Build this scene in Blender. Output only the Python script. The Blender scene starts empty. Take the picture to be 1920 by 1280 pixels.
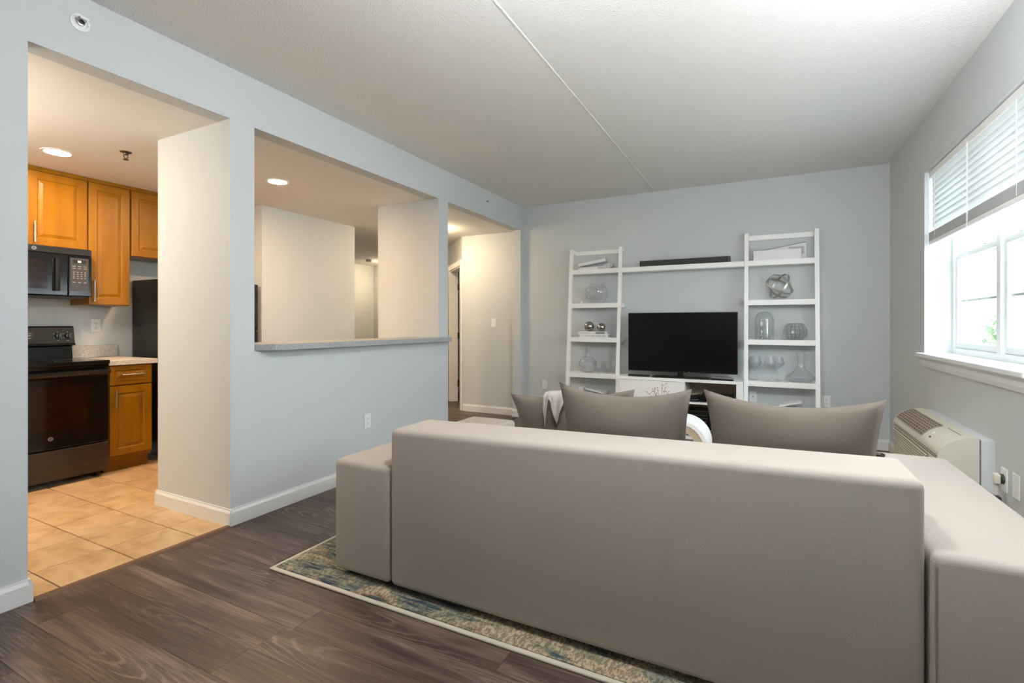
import bpy, bmesh, math, random
from mathutils import Vector, Matrix
random.seed(7)
R = math.radians
scn = bpy.context.scene
C = scn.collection

# ------------------------------------------------------------------ camera
cam_d = bpy.data.cameras.new('camera')
cam = bpy.data.objects.new('camera', cam_d); C.objects.link(cam)
cam.location = (2.858, 0.0, 1.205)
cam.rotation_euler = (R(90), 0, R(27.22))
cam_d.sensor_width = 36.0
cam_d.lens = 930.8 / 1920 * 36
cam_d.shift_y = -31.7 / 1920
cam_d.clip_start = 0.02
scn.camera = cam

# ------------------------------------------------------------------ world, exposure
SKY = 6.0
world = bpy.data.worlds.new('overcast_sky'); scn.world = world
world.use_nodes = True
bg = world.node_tree.nodes['Background']
bg.inputs['Color'].default_value = (0.86, 0.94, 1.0, 1)
bg.inputs['Strength'].default_value = SKY
vs = scn.view_settings
vs.view_transform = 'Standard'; vs.look = 'None'; vs.gamma = 1.0; vs.use_curve_mapping = False
vs.exposure = 1.09
scn.cycles.max_bounces = 8
scn.cycles.diffuse_bounces = 5
scn.cycles.caustics_reflective = False
scn.cycles.caustics_refractive = False
scn.cycles.adaptive_threshold = 0.04
scn.cycles.transparent_max_bounces = 24
scn.cycles.sample_clamp_indirect = 8.0
scn.cycles.use_denoising = True

def portal(name, y0, y1, z0, z1, x):
    l = bpy.data.lights.new(name, 'AREA'); l.shape = 'RECTANGLE'
    l.size = z1 - z0; l.size_y = y1 - y0
    l.cycles.is_portal = True
    o = bpy.data.objects.new(name, l); C.objects.link(o)
    o.location = (x, (y0 + y1) / 2, (z0 + z1) / 2)
    o.rotation_euler = (0, R(90), 0)      # shines to -x, into the room
    return o
W1 = (3.03, 4.70)      # the window in view: y range
ZS, ZT = 0.995, 2.335  # window opening heights
portal('daylight_portal_a', *W1, ZS, ZT, 4.22)

# ------------------------------------------------------------------ helpers
def lin(c):
    return tuple(((v / 255) / 12.92 if v / 255 <= 0.04045 else ((v / 255 + 0.055) / 1.055) ** 2.4) for v in c) + (1,)
M = {}
def mat(name, col, rough=0.5, metal=0.0, **kw):
    m = bpy.data.materials.new(name); m.use_nodes = True
    b = m.node_tree.nodes['Principled BSDF']
    b.inputs['Base Color'].default_value = lin(col)
    b.inputs['Roughness'].default_value = rough
    b.inputs['Metallic'].default_value = metal
    for k, v in kw.items():
        b.inputs[k].default_value = v
    M[name] = m
    return m
def nodes(m):
    nt = m.node_tree
    return nt, nt.nodes, nt.links, nt.nodes['Principled BSDF']
def bump(m, scale, strength, dist=0.01, kind='NOISE', detail=3.0, vec=(1, 1, 1)):
    nt, n, l, b = nodes(m)
    tc = n.new('ShaderNodeTexCoord'); mp = n.new('ShaderNodeMapping'); mp.inputs['Scale'].default_value = vec
    l.new(tc.outputs['Object'], mp.inputs['Vector'])
    if kind == 'NOISE':
        t = n.new('ShaderNodeTexNoise'); t.inputs['Detail'].default_value = detail
        o = t.outputs['Fac']
    else:
        t = n.new('ShaderNodeTexVoronoi'); o = t.outputs['Distance']
    t.inputs['Scale'].default_value = scale
    l.new(mp.outputs['Vector'], t.inputs['Vector'])
    bp = n.new('ShaderNodeBump'); bp.inputs['Strength'].default_value = strength; bp.inputs['Distance'].default_value = dist
    l.new(o, bp.inputs['Height']); l.new(bp.outputs['Normal'], b.inputs['Normal'])
    return m
def vary(m, stops, scale, vec=(1, 1, 1), detail=4.0, distort=0.0, rnd=False, coord='Object'):
    """colour from a noise through a ramp; stops = [(pos, rgb255)]"""
    nt, n, l, b = nodes(m)
    tc = n.new('ShaderNodeTexCoord'); mp = n.new('ShaderNodeMapping'); mp.inputs['Scale'].default_value = vec
    l.new(tc.outputs[coord], mp.inputs['Vector'])
    if rnd:
        oi = n.new('ShaderNodeObjectInfo'); mu = n.new('ShaderNodeMath'); mu.operation = 'MULTIPLY'; mu.inputs[1].default_value = 37.0
        l.new(oi.outputs['Random'], mu.inputs[0]); l.new(mu.outputs[0], mp.inputs['Location'])
    t = n.new('ShaderNodeTexNoise'); t.inputs['Scale'].default_value = scale; t.inputs['Detail'].default_value = detail
    t.inputs['Distortion'].default_value = distort
    l.new(mp.outputs['Vector'], t.inputs['Vector'])
    r = n.new('ShaderNodeValToRGB'); cr = r.color_ramp
    while len(cr.elements) < len(stops): cr.elements.new(0.5)
    for e, (p, c) in zip(cr.elements, stops): e.position = p; e.color = lin(c)
    l.new(t.outputs['Fac'], r.inputs['Fac']); l.new(r.outputs['Color'], b.inputs['Base Color'])
    return r

WL = {}   # world base point of every object (none of the parents is rotated)
def bx(bm, a, b, bev=0.0, seg=2):
    """axis-aligned box between corners a and b, optionally bevelled, added to bm"""
    t = bmesh.new()
    bmesh.ops.create_cube(t, size=1.0)
    s = [abs(b[i] - a[i]) for i in range(3)]; c = [(a[i] + b[i]) / 2 for i in range(3)]
    for v in t.verts: v.co = Vector((c[i] + v.co[i] * s[i] for i in range(3)))
    if bev > 0:
        bmesh.ops.bevel(t, geom=list(t.edges), offset=min(bev, min(s) * 0.49), segments=seg, profile=0.5, affect='EDGES')
    add(bm, t)
    return bm
def add(bm, t):
    me = bpy.data.meshes.new('tmp'); t.to_mesh(me); t.free(); bm.from_mesh(me); bpy.data.meshes.remove(me)
def nb(): return bmesh.new()
def box(a, b, bev=0.0, seg=2): return bx(nb(), a, b, bev, seg)
def hexa(bm, pts):
    v = [bm.verts.new(p) for p in pts]
    for f in ((0, 3, 2, 1), (4, 5, 6, 7), (0, 1, 5, 4), (1, 2, 6, 5), (2, 3, 7, 6), (3, 0, 4, 7)): bm.faces.new([v[i] for i in f])
    return bm
def prism(bm, poly, axis, a, b):
    """extrude a 2-D polygon along an axis from a to b; poly in the remaining axes order"""
    def P3(p, t):
        if axis == 'x': return (t, p[0], p[1])
        if axis == 'y': return (p[0], t, p[1])
        return (p[0], p[1], t)
    A = [bm.verts.new(P3(p, a)) for p in poly]; B = [bm.verts.new(P3(p, b)) for p in poly]
    bm.faces.new(A); bm.faces.new(B[::-1])
    n = len(poly)
    for i in range(n): bm.faces.new((A[i], B[i], B[(i + 1) % n], A[(i + 1) % n]))
    bmesh.ops.recalc_face_normals(bm, faces=bm.faces[:])
    return bm
def lathe(bm, prof, c, seg=32, axis='z'):
    rings = []
    for r, h in prof:
        ring = []
        if r < 1e-5:
            ring = [bm.verts.new(axp(c, 0, 0, h, axis))]
        else:
            for k in range(seg):
                t = 2 * math.pi * k / seg
                ring.append(bm.verts.new(axp(c, r * math.cos(t), r * math.sin(t), h, axis)))
        rings.append(ring)
    for a, b in zip(rings, rings[1:]):
        if len(a) == 1 and len(b) == 1: continue
        for k in range(seg):
            k2 = (k + 1) % seg
            if len(a) == 1: bm.faces.new((a[0], b[k], b[k2]))
            elif len(b) == 1: bm.faces.new((a[k2], a[k], b[0]))
            else: bm.faces.new((a[k], b[k], b[k2], a[k2]))
    bmesh.ops.recalc_face_normals(bm, faces=bm.faces[:])
    return bm
def axp(c, u, v, h, axis):
    if axis == 'z': return (c[0] + u, c[1] + v, c[2] + h)
    if axis == 'x': return (c[0] + h, c[1] + u, c[2] + v)
    return (c[0] + v, c[1] + h, c[2] + u)
def cyl(bm, c, r, h, axis='z', seg=20, bev=0.0):
    p = [(0, 0), (r - bev, 0), (r, bev), (r, h - bev), (r - bev, h), (0, h)] if bev else [(0, 0), (r, 0), (r, h), (0, h)]
    return lathe(bm, p, c, seg, axis)
def tube(bm, pts, r, seg=10):
    pts = [Vector(p) for p in pts]; rings = []
    ref = Vector((0, 0, 1))
    for i, p in enumerate(pts):
        d = (pts[min(i + 1, len(pts) - 1)] - pts[max(i - 1, 0)]).normalized()
        q = ref if abs(d.dot(ref)) < 0.95 else Vector((1, 0, 0))
        u = d.cross(q).normalized(); v = d.cross(u).normalized()
        rr = r[i] if isinstance(r, (list, tuple)) else r
        rings.append([bm.verts.new(p + u * rr * math.cos(2 * math.pi * k / seg) + v * rr * math.sin(2 * math.pi * k / seg)) for k in range(seg)])
    for a, b in zip(rings, rings[1:]):
        for k in range(seg): bm.faces.new((a[k], a[(k + 1) % seg], b[(k + 1) % seg], b[k]))
    bm.faces.new(rings[0][::-1]); bm.faces.new(rings[-1])
    bmesh.ops.recalc_face_normals(bm, faces=bm.faces[:])
    return bm
def sphere(bm, c, r, u=24, v=14):
    lathe(bm, [(r * math.sin(math.pi * i / v), -r * math.cos(math.pi * i / v)) for i in range(v + 1)], c, u)
    return bm
def obj(name, bm, m, parent=None, base=None, smooth=False):
    """link bm (world coordinates) as one mesh object; base = its origin"""
    if base is None:
        base = WL[parent.name] if parent else (0, 0, 0)
    base = Vector(base)
    bmesh.ops.translate(bm, verts=bm.verts[:], vec=-base)
    me = bpy.data.meshes.new(name); bm.to_mesh(me); bm.free()
    if smooth:
        for p in me.polygons: p.use_smooth = True
    if m: me.materials.append(M[m] if isinstance(m, str) else m)
    o = bpy.data.objects.new(name, me); C.objects.link(o)
    o.location = base - (WL[parent.name] if parent else Vector((0, 0, 0)))
    if parent: o.parent = parent
    WL[o.name] = base
    return o
def sm(o, ang=40):
    """smooth shading with sharp edges above an angle"""
    me = o.data
    for p in me.polygons: p.use_smooth = True
    b = bmesh.new(); b.from_mesh(me)
    for e in b.edges:
        if len(e.link_faces) == 2 and e.calc_face_angle(0) > R(ang): e.smooth = False
    b.to_mesh(me); b.free()
    return o
def thing(name, label, cat, loc, group=None):
    o = bpy.data.objects.new(name, None); C.objects.link(o); o.location = loc; WL[o.name] = Vector(loc)
    o.empty_display_size = 0.1
    return tag(o, label, cat, group)
def tag(o, label, cat, group=None, kind=None):
    o['label'] = label; o['category'] = cat
    if group: o['group'] = group
    if kind: o['kind'] = kind
    return o
def struct(name, bm, m, label, cat, base=(0, 0, 0)):
    return tag(obj(name, bm, m, None, base), label, cat, None, 'structure')
def text(name, s, size, m, parent, loc, rot, width=None):
    cu = bpy.data.curves.new(name, 'FONT'); cu.body = s; cu.size = size; cu.extrude = 0.0003; cu.align_x = 'CENTER'; cu.align_y = 'CENTER'
    o = bpy.data.objects.new(name, cu); C.objects.link(o)
    dg = bpy.context.evaluated_depsgraph_get(); me = bpy.data.meshes.new_from_object(o.evaluated_get(dg))
    C.objects.unlink(o); bpy.data.objects.remove(o)
    me.materials.append(M[m])
    if width:
        xs = [v.co.x for v in me.vertices]; k = width / (max(xs) - min(xs))
        for v in me.vertices: v.co.x *= k
    q = bpy.data.objects.new(name, me); C.objects.link(q); q.parent = parent
    q.location = Vector(loc) - WL[parent.name]; q.rotation_euler = rot; WL[q.name] = Vector(loc)
    return q

# ------------------------------------------------------------------ materials
mat('wall_paint', (204, 209, 210), 0.75)
bump(mat('ceiling_paint', (232, 231, 229), 0.9), 110, 0.35, 0.012, detail=1)
mat('kitchen_ceiling_paint', (234, 232, 228), 0.85)
mat('trim_white', (232, 233, 232), 0.45)
mat('window_white', (232, 236, 238), 0.4)
mat('shelf_white', (250, 250, 248), 0.4)
mat('plastic_white', (236, 238, 238), 0.4)
mat('slot_dark', (60, 60, 62), 0.6)
mat('black_gloss', (12, 12, 13), 0.12)
mat('black_satin', (20, 19, 19), 0.35)
mat('stove_drawer', (50, 40, 32), 0.33)
mat('oven_glass', (26, 12, 8), 0.06)
mat('screen', (4, 4, 5), 0.22, **{'Specular IOR Level': 0.3})
mat('dark_grey', (62, 62, 62), 0.5)
mat('speaker_cloth', (58, 57, 55), 0.8)
mat('keypad_grey', (58, 59, 64), 0.4)
mat('mark_white', (176, 174, 168), 0.5)
mat('display_on', (240, 235, 215), 0.5, **{'Emission Color': (1, 0.95, 0.8, 1), 'Emission Strength': 1.2})
mat('steel', (190, 188, 184), 0.28, 1.0)
mat('chrome', (205, 205, 203), 0.12, 1.0)
mat('mercury_glass', (176, 174, 168), 0.16, 1.0)
mat('orb_metal', (178, 178, 174), 0.34, 0.75)
mat('bronze', (88, 78, 66), 0.4, 0.8)
mat('hinge_metal', (96, 84, 70), 0.4, 0.9)
mat('book_white', (236, 236, 238), 0.6)
mat('book_grey', (196, 196, 198), 0.6)
mat('ink_grey', (135, 135, 135), 0.7)
mat('berry_red', (150, 30, 34), 0.4)
mat('twig', (120, 52, 48), 0.6)
mat('ceramic', (222, 221, 218), 0.2)
mat('tan_edge', (188, 174, 150), 0.6)
mat('dark_wood', (52, 24, 15), 0.35)
mat('ac_beige', (206, 202, 188), 0.5)
mat('ac_grille', (148, 134, 120), 0.6)
mat('ac_dark', (84, 76, 68), 0.8)
mat('plug', (214, 210, 196), 0.5)
mat('rubber', (52, 54, 54), 0.6)
mat('bark', (86, 74, 60), 0.9)
mat('leaf', (118, 140, 104), 0.8)
mat('bounce_ground', (190, 190, 184), 0.95)  # paleness chosen to bounce daylight up to the ceiling
mat('threshold_wood', (104, 76, 54), 0.5)
mat('rug_binding', (204, 197, 180), 0.9)
mat('throw_cloth', (172, 164, 158), 0.9)
bump(mat('sofa_fabric', (170, 162, 153), 0.92), 700, 0.25, 0.002, detail=1, vec=(0.25, 1, 1))
bump(mat('pillow_fabric', (106, 97, 89), 0.92), 600, 0.3, 0.002, detail=1, vec=(0.3, 1, 1))

m = mat('plank', (92, 76, 68), 0.42)
def plank_material(m):
    nt, n, l, b = nodes(m)
    tc = n.new('ShaderNodeTexCoord'); oi = n.new('ShaderNodeObjectInfo')
    mu = n.new('ShaderNodeMath'); mu.operation = 'MULTIPLY'; mu.inputs[1].default_value = 61.0
    l.new(oi.outputs['Random'], mu.inputs[0])
    va = n.new('ShaderNodeVectorMath'); va.operation = 'ADD'
    l.new(tc.outputs['Object'], va.inputs[0]); l.new(mu.outputs[0], va.inputs[1])
    def noise(scale, vec, det, dist=0.0):
        mp = n.new('ShaderNodeMapping'); mp.inputs['Scale'].default_value = vec
        l.new(va.outputs[0], mp.inputs['Vector'])
        t = n.new('ShaderNodeTexNoise'); t.inputs['Scale'].default_value = scale; t.inputs['Detail'].default_value = det
        t.inputs['Distortion'].default_value = dist
        l.new(mp.outputs['Vector'], t.inputs['Vector']); return t.outputs['Fac']
    broad = noise(2.4, (0.45, 5.0, 1), 4, 0.9)
    fine = noise(26, (0.16, 5.0, 1), 6, 0.4)
    r1 = n.new('ShaderNodeValToRGB'); cr = r1.color_ramp; cr.elements.new(0.5)
    for e, (p, c) in zip(cr.elements, ((0.30, (70, 54, 46)), (0.5, (98, 80, 71)), (0.70, (134, 115, 105)))): e.position = p; e.color = lin(c)
    l.new(broad, r1.inputs['Fac'])
    r2 = n.new('ShaderNodeValToRGB'); cr = r2.color_ramp
    for e, (p, c) in zip(cr.elements, ((0.34, (138, 132, 128)), (0.66, (238, 234, 231)))): e.position = p; e.color = lin(c)
    l.new(fine, r2.inputs['Fac'])
    mx = n.new('ShaderNodeMix'); mx.data_type = 'RGBA'; mx.blend_type = 'MULTIPLY'; mx.inputs['Factor'].default_value = 0.75
    l.new(r1.outputs['Color'], mx.inputs['A']); l.new(r2.outputs['Color'], mx.inputs['B'])
    # cathedral grain: pale thin lines from distorted rings
    ro = n.new('ShaderNodeVectorMath'); ro.operation = 'MULTIPLY_ADD'; ro.inputs[1].default_value = (0.9, 0.10, 0); ro.inputs[2].default_value = (-0.45, -0.05, 0)
    l.new(oi.outputs['Random'], ro.inputs[0])
    rv = n.new('ShaderNodeVectorMath'); rv.operation = 'ADD'; l.new(tc.outputs['Object'], rv.inputs[0]); l.new(ro.outputs[0], rv.inputs[1])
    mp = n.new('ShaderNodeMapping'); mp.inputs['Scale'].default_value = (0.11, 1.0, 1); l.new(rv.outputs[0], mp.inputs['Vector'])
    wv = n.new('ShaderNodeTexWave'); wv.wave_type = 'RINGS'; wv.rings_direction = 'SPHERICAL'
    wv.inputs['Scale'].default_value = 22; wv.inputs['Distortion'].default_value = 3.5; wv.inputs['Detail'].default_value = 3.0; wv.inputs['Detail Scale'].default_value = 2.2
    l.new(mp.outputs['Vector'], wv.inputs['Vector'])
    r3 = n.new('ShaderNodeValToRGB'); cr = r3.color_ramp
    for e, (p, c) in zip(cr.elements, ((0.78, (0, 0, 0)), (0.98, (255, 255, 255)))): e.position = p; e.color = lin(c)
    l.new(wv.outputs['Fac'], r3.inputs['Fac'])
    mk = n.new('ShaderNodeMath'); mk.operation = 'MULTIPLY'; l.new(r3.outputs['Color'], mk.inputs[0])
    mk2 = n.new('ShaderNodeMapRange'); mk2.inputs['From Min'].default_value = 0.48; mk2.inputs['From Max'].default_value = 0.68
    mk2.inputs['To Max'].default_value = 0.5
    l.new(noise(2.0, (0.6, 2.0, 1), 2), mk2.inputs['Value']); l.new(mk2.outputs[0], mk.inputs[1])
    mx2 = n.new('ShaderNodeMix'); mx2.data_type = 'RGBA'; mx2.inputs['B'].default_value = lin((158, 141, 131))
    l.new(mk.outputs[0], mx2.inputs['Factor']); l.new(mx.outputs['Result'], mx2.inputs['A'])
    # each plank a little lighter or darker
    hv = n.new('ShaderNodeHueSaturation'); mr = n.new('ShaderNodeMapRange'); mr.inputs['To Min'].default_value = 0.82; mr.inputs['To Max'].default_value = 1.16
    l.new(oi.outputs['Random'], mr.inputs['Value']); l.new(mr.outputs[0], hv.inputs['Value'])
    l.new(mx2.outputs['Result'], hv.inputs['Color']); l.new(hv.outputs['Color'], b.inputs['Base Color'])
    bp = n.new('ShaderNodeBump'); bp.inputs['Strength'].default_value = 0.12; bp.inputs['Distance'].default_value = 0.002
    l.new(fine, bp.inputs['Height']); l.new(bp.outputs['Normal'], b.inputs['Normal'])
plank_material(m)

mat('tile', (205, 180, 150), 0.35)
vary(M['tile'], [(0.25, (164, 128, 88)), (0.5, (196, 162, 118)), (0.75, (212, 184, 144))], 5.0, (1, 1.6, 1), 6, 0.6, True)
mat('grout', (92, 68, 48), 0.9)
for nm, cols in (('maple', ((128, 82, 8), (144, 97, 10), (156, 108, 18))),):
    mat(nm, cols[1], 0.34, **{'Specular IOR Level': 0.3})
    vary(M[nm], [(0.2, cols[0]), (0.5, cols[1]), (0.8, cols[2])], 3.5, (3, 3, 0.35), 4, 0.4, True)
mat('laminate', (196, 190, 182), 0.4)
vary(M['laminate'], [(0.3, (176, 172, 166)), (0.5, (196, 191, 184)), (0.62, (210, 205, 198))], 90, (1, 1, 1), 3)
mat('bar_laminate', (160, 164, 164), 0.4)
vary(M['bar_laminate'], [(0.33, (148, 152, 152)), (0.5, (162, 166, 166)), (0.68, (176, 179, 178))], 110, (1, 1, 1), 4)
def rug_material():
    m = mat('rug_pile', (150, 140, 115), 0.95)
    nt, n, l, b = nodes(m)
    tc = n.new('ShaderNodeTexCoord')
    def nz(scale, vec, det, dist=0.0):
        mp = n.new('ShaderNodeMapping'); mp.inputs['Scale'].default_value = vec; l.new(tc.outputs['Object'], mp.inputs['Vector'])
        t = n.new('ShaderNodeTexNoise'); t.inputs['Scale'].default_value = scale; t.inputs['Detail'].default_value = det; t.inputs['Distortion'].default_value = dist
        l.new(mp.outputs['Vector'], t.inputs['Vector']); return t
    def ramp(src, stops, const=False):
        r = n.new('ShaderNodeValToRGB'); cr = r.color_ramp
        if const: cr.interpolation = 'CONSTANT'
        while len(cr.elements) < len(stops): cr.elements.new(0.5)
        for e, (p, c) in zip(cr.elements, stops): e.position = p; e.color = lin(c)
        l.new(src, r.inputs['Fac']); return r.outputs['Color']
    patches = nz(2.6, (1.0, 1.8, 1), 4, 1.0)
    base = ramp(patches.outputs['Fac'], [(0.40, (30, 42, 66)), (0.455, (50, 84, 88)), (0.485, (92, 102, 88)), (0.515, (172, 154, 122)), (0.57, (186, 170, 142)), (0.62, (186, 148, 120)), (0.67, (62, 74, 70))])
    streak = nz(26, (0.3, 2.4, 1), 8, 0.6)
    wear = ramp(streak.outputs['Fac'], [(0.40, (0, 0, 0)), (0.52, (255, 255, 255))])
    speck = nz(60, (1.6, 0.8, 1), 8, 0.5)
    dark = ramp(speck.outputs['Fac'], [(0.44, (255, 255, 255)), (0.56, (0, 0, 0))])
    mx = n.new('ShaderNodeMix'); mx.data_type = 'RGBA'; mx.inputs['B'].default_value = lin((198, 184, 152))
    mu = n.new('ShaderNodeMath'); mu.operation = 'MULTIPLY'; mu.inputs[1].default_value = 0.42
    l.new(wear, mu.inputs[0]); l.new(mu.outputs[0], mx.inputs['Factor']); l.new(base, mx.inputs['A'])
    mx2 = n.new('ShaderNodeMix'); mx2.data_type = 'RGBA'; mx2.inputs['B'].default_value = lin((58, 62, 58))
    mu2 = n.new('ShaderNodeMath'); mu2.operation = 'MULTIPLY'; mu2.inputs[1].default_value = 0.6
    l.new(dark, mu2.inputs[0]); l.new(mu2.outputs[0], mx2.inputs['Factor']); l.new(mx.outputs['Result'], mx2.inputs['A'])
    l.new(mx2.outputs['Result'], b.inputs['Base Color'])
    bp = n.new('ShaderNodeBump'); bp.inputs['Strength'].default_value = 0.6; bp.inputs['Distance'].default_value = 0.004
    l.new(speck.outputs['Fac'], bp.inputs['Height']); l.new(bp.outputs['Normal'], b.inputs['Normal'])
rug_material()

def glassy(name, tint, body, gloss=0.12, rough=0.03):
    """thin clear or smoky glass: see-through with a little body colour and mirror highlights"""
    m = bpy.data.materials.new(name); m.use_nodes = True; nt = m.node_tree; n = nt.nodes; l = nt.links
    n.remove(n['Principled BSDF']); out = n['Material Output']
    tr = n.new('ShaderNodeBsdfTransparent'); tr.inputs['Color'].default_value = lin(tint)
    df = n.new('ShaderNodeBsdfDiffuse'); df.inputs['Color'].default_value = lin((250, 251, 252))
    gl = n.new('ShaderNodeBsdfGlossy'); gl.inputs['Roughness'].default_value = rough
    lw = n.new('ShaderNodeLayerWeight'); lw.inputs['Blend'].default_value = 0.5
    pw = n.new('ShaderNodeMath'); pw.operation = 'POWER'; pw.inputs[1].default_value = 3.0; l.new(lw.outputs['Facing'], pw.inputs[0])
    a = n.new('ShaderNodeMixShader'); a.inputs['Fac'].default_value = body
    l.new(tr.outputs[0], a.inputs[1]); l.new(df.outputs[0], a.inputs[2])
    ad = n.new('ShaderNodeMath'); ad.operation = 'MULTIPLY_ADD'; ad.inputs[1].default_value = gloss; ad.inputs[2].default_value = 0.05
    l.new(pw.outputs[0], ad.inputs[0])
    c = n.new('ShaderNodeMixShader'); l.new(ad.outputs[0], c.inputs['Fac']); l.new(a.outputs[0], c.inputs[1]); l.new(gl.outputs[0], c.inputs[2])
    l.new(c.outputs[0], out.inputs['Surface']); M[name] = m
glassy('window_glass', (250, 253, 252), 0.0, 0.35, 0.0)
glassy('clear_glass', (251, 252, 252), 0.05, 0.55)
glassy('smoke_glass', (247, 248, 250), 0.13, 0.55)
def slat_material():
    m = bpy.data.materials.new('blind_slat'); m.use_nodes = True; nt = m.node_tree; n = nt.nodes; l = nt.links
    n.remove(n['Principled BSDF']); out = n['Material Output']
    d = n.new('ShaderNodeBsdfDiffuse'); d.inputs['Color'].default_value = lin((238, 240, 241))
    t = n.new('ShaderNodeBsdfTranslucent'); t.inputs['Color'].default_value = lin((236, 240, 242))
    mx = n.new('ShaderNodeMixShader'); mx.inputs['Fac'].default_value = 0.30
    l.new(d.outputs[0], mx.inputs[1]); l.new(t.outputs[0], mx.inputs[2]); l.new(mx.outputs[0], out.inputs['Surface']); M['blind_slat'] = m
slat_material()
def emit(name, col, s):
    m = bpy.data.materials.new(name); m.use_nodes = True; nt = m.node_tree; n = nt.nodes
    n.remove(n['Principled BSDF']); e = n.new('ShaderNodeEmission'); e.inputs['Color'].default_value = col; e.inputs['Strength'].default_value = s
    nt.links.new(e.outputs[0], n['Material Output'].inputs['Surface']); M[name] = m
emit('lamp_warm', (1.0, 0.66, 0.37, 1), 215)
emit('fill_room', (0.96, 0.98, 1.0, 1), 96)  # fill for the living room, from an added globe above the view
emit('fill_floor', (0.96, 0.98, 1.0, 1), 72)  # fill from the added globe right of the view
emit('fill_kitchen', (1.0, 0.88, 0.74, 1), 62)  # whiter fill for the kitchen, from an added unseen globe
emit('lamp_hall', (1.0, 0.74, 0.46, 1), 44)

# ------------------------------------------------------------------ room shell
H, HK = 2.743, 2.438            # living room ceiling, kitchen and hall ceiling
XR, YB, YF = 3.90, 5.87, -2.6   # right wall, back wall, wall behind the camera
T = 0.12
b = nb()
bx(b, (-T, YF, 0), (0, 0.956, H)); bx(b, (-T, 0.956, HK), (0, 5.80, H))
bx(b, (-T, 1.871, 0), (0, 2.028, HK)); bx(b, (-T, 2.028, 0), (0, 3.984, 1.040)); bx(b, (-T, 3.984, 0), (0, 4.148, HK))
bx(b, (-T, 5.80, 0), (0, YB, H))
bx(b, (-0.77, 1.871, 0), (-T, 2.028, HK)); bx(b, (-0.77, 3.984, 0), (-T, 4.148, HK))
wl = struct('wall_left', b, 'wall_paint', 'pale grey wall with kitchen doorway and pass-through opening', 'wall')
struct('wall_back', bx(nb(), (-0.95, YB, 0), (XR + 0.3, YB + T, H)), 'wall_paint', 'pale grey wall behind the television and shelves', 'wall')
struct('wall_front', box((-T, YF - T, 0), (XR + 0.3, YF, H)), 'wall_paint', 'pale grey wall behind the camera', 'wall')
b = nb(); XO = 4.20
ys = [YF, W1[0], W1[1], YB]
for i in range(3):
    if i == 1:
        bx(b, (XR, ys[i], 0), (XO, ys[i + 1], ZS - 0.03)); bx(b, (XR, ys[i], ZT), (XO, ys[i + 1], H))
    else: bx(b, (XR, ys[i], 0), (XO, ys[i + 1], H))
struct('wall_right', b, 'wall_paint', 'pale grey wall with the window and deep white reveal', 'wall')
b = box((-0.0, YF - T, H), (XR + 0.3, YB + T, H + 0.1))
ce = struct('ceiling', b, 'ceiling_paint', 'textured off-white living room ceiling with one raised seam', 'ceiling')
b = nb(); prism(b, [(1.696, H), (1.700, H - 0.003), (1.709, H - 0.003), (1.713, H)], 'y', YF, YB)
obj('seam', b, 'ceiling_paint', ce)
struct('ceiling_kitchen', box((-4.8, -0.9, HK), (-T, 8.4, HK + 0.1)), 'kitchen_ceiling_paint', 'smooth lower ceiling over the kitchen and hall', 'ceiling')
# kitchen and hall walls
struct('wall_kitchen', box((-2.62, -0.9, 0), (-2.502, 3.375, HK)), 'wall_paint', 'kitchen wall behind the black stove and fridge', 'wall')
struct('wall_kitchen_end', box((-2.50, -0.9, 0), (-T, -0.78, HK)), 'wall_paint', 'end wall of the kitchen hidden beside the doorway', 'wall')
struct('wall_hall_near', box((-2.62, 3.375, 0), (-1.78, 4.67, HK)), 'wall_paint', 'cream-lit wall seen through the pass-through', 'wall')
b = box((-4.7, 4.55, 0), (-2.62, 4.67, HK)); bx(b, (-4.67, 4.67, 0), (-4.55, 8.3, HK)); bx(b, (-4.55, 8.0, 0), (-3.0, 8.12, HK))
struct('wall_hall_far', b, 'wall_paint', 'far end wall of the entry hall seen in the gap of the pass-through', 'wall')
# diagonal hall wall with the door
P0 = Vector((-0.95, YB, 0)); DD = Vector((-0.7071, 0.7071, 0)); NN = Vector((-0.7071, -0.7071, 0))   # along, towards the hall
def dpt(s, d, z): return tuple(P0 + DD * s + NN * d + Vector((0, 0, z)))
def dbox(bm, s0, s1, d0, d1, z0, z1):
    return hexa(bm, [dpt(s0, d0, z0), dpt(s0, d1, z0), dpt(s1, d1, z0), dpt(s1, d0, z0), dpt(s0, d0, z1), dpt(s0, d1, z1), dpt(s1, d1, z1), dpt(s1, d0, z1)])
def fixn(bm): bmesh.ops.recalc_face_normals(bm, faces=bm.faces[:]); return bm
b = nb(); dbox(b, 0.0, 0.085, -T, 0, 0, HK); dbox(b, 0.085, 0.885, -T, 0, 2.045, HK); dbox(b, 0.885, 3.05, -T, 0, 0, HK)
dbox(b, 0.0, 1.9, -1.6, -1.5, 0, HK); dbox(b, 1.8, 1.9, -1.5, -T, 0, HK); dbox(b, -0.1, 0.0, -1.5, -T, 0, HK)
struct('wall_hall_diagonal', fixn(b), 'wall_paint', 'diagonal hall wall holding the white door frame', 'wall')
d1 = thing('door_1', 'white framed interior door standing open in the diagonal hall wall', 'door', dpt(0.485, 0, 0)); d1['kind'] = 'structure'
b = nb(); dbox(b, 0.012, 0.085, 0, 0.018, 0, 2.12); dbox(b, 0.885, 0.96, 0, 0.018, 0, 2.12); dbox(b, 0.085, 0.885, 0, 0.018, 2.045, 2.12)
obj('casing', fixn(b), 'trim_white', d1)
b = nb(); dbox(b, 0.085, 0.103, -T, 0, 0, 2.045); dbox(b, 0.867, 0.885, -T, 0, 0, 2.045); dbox(b, 0.103, 0.867, -T, 0, 2.027, 2.045)
obj('jamb', fixn(b), 'trim_white', d1)
b = nb(); dbox(b, 0.815, 0.850, -0.90, -0.14, 0.012, 2.02)
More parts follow.
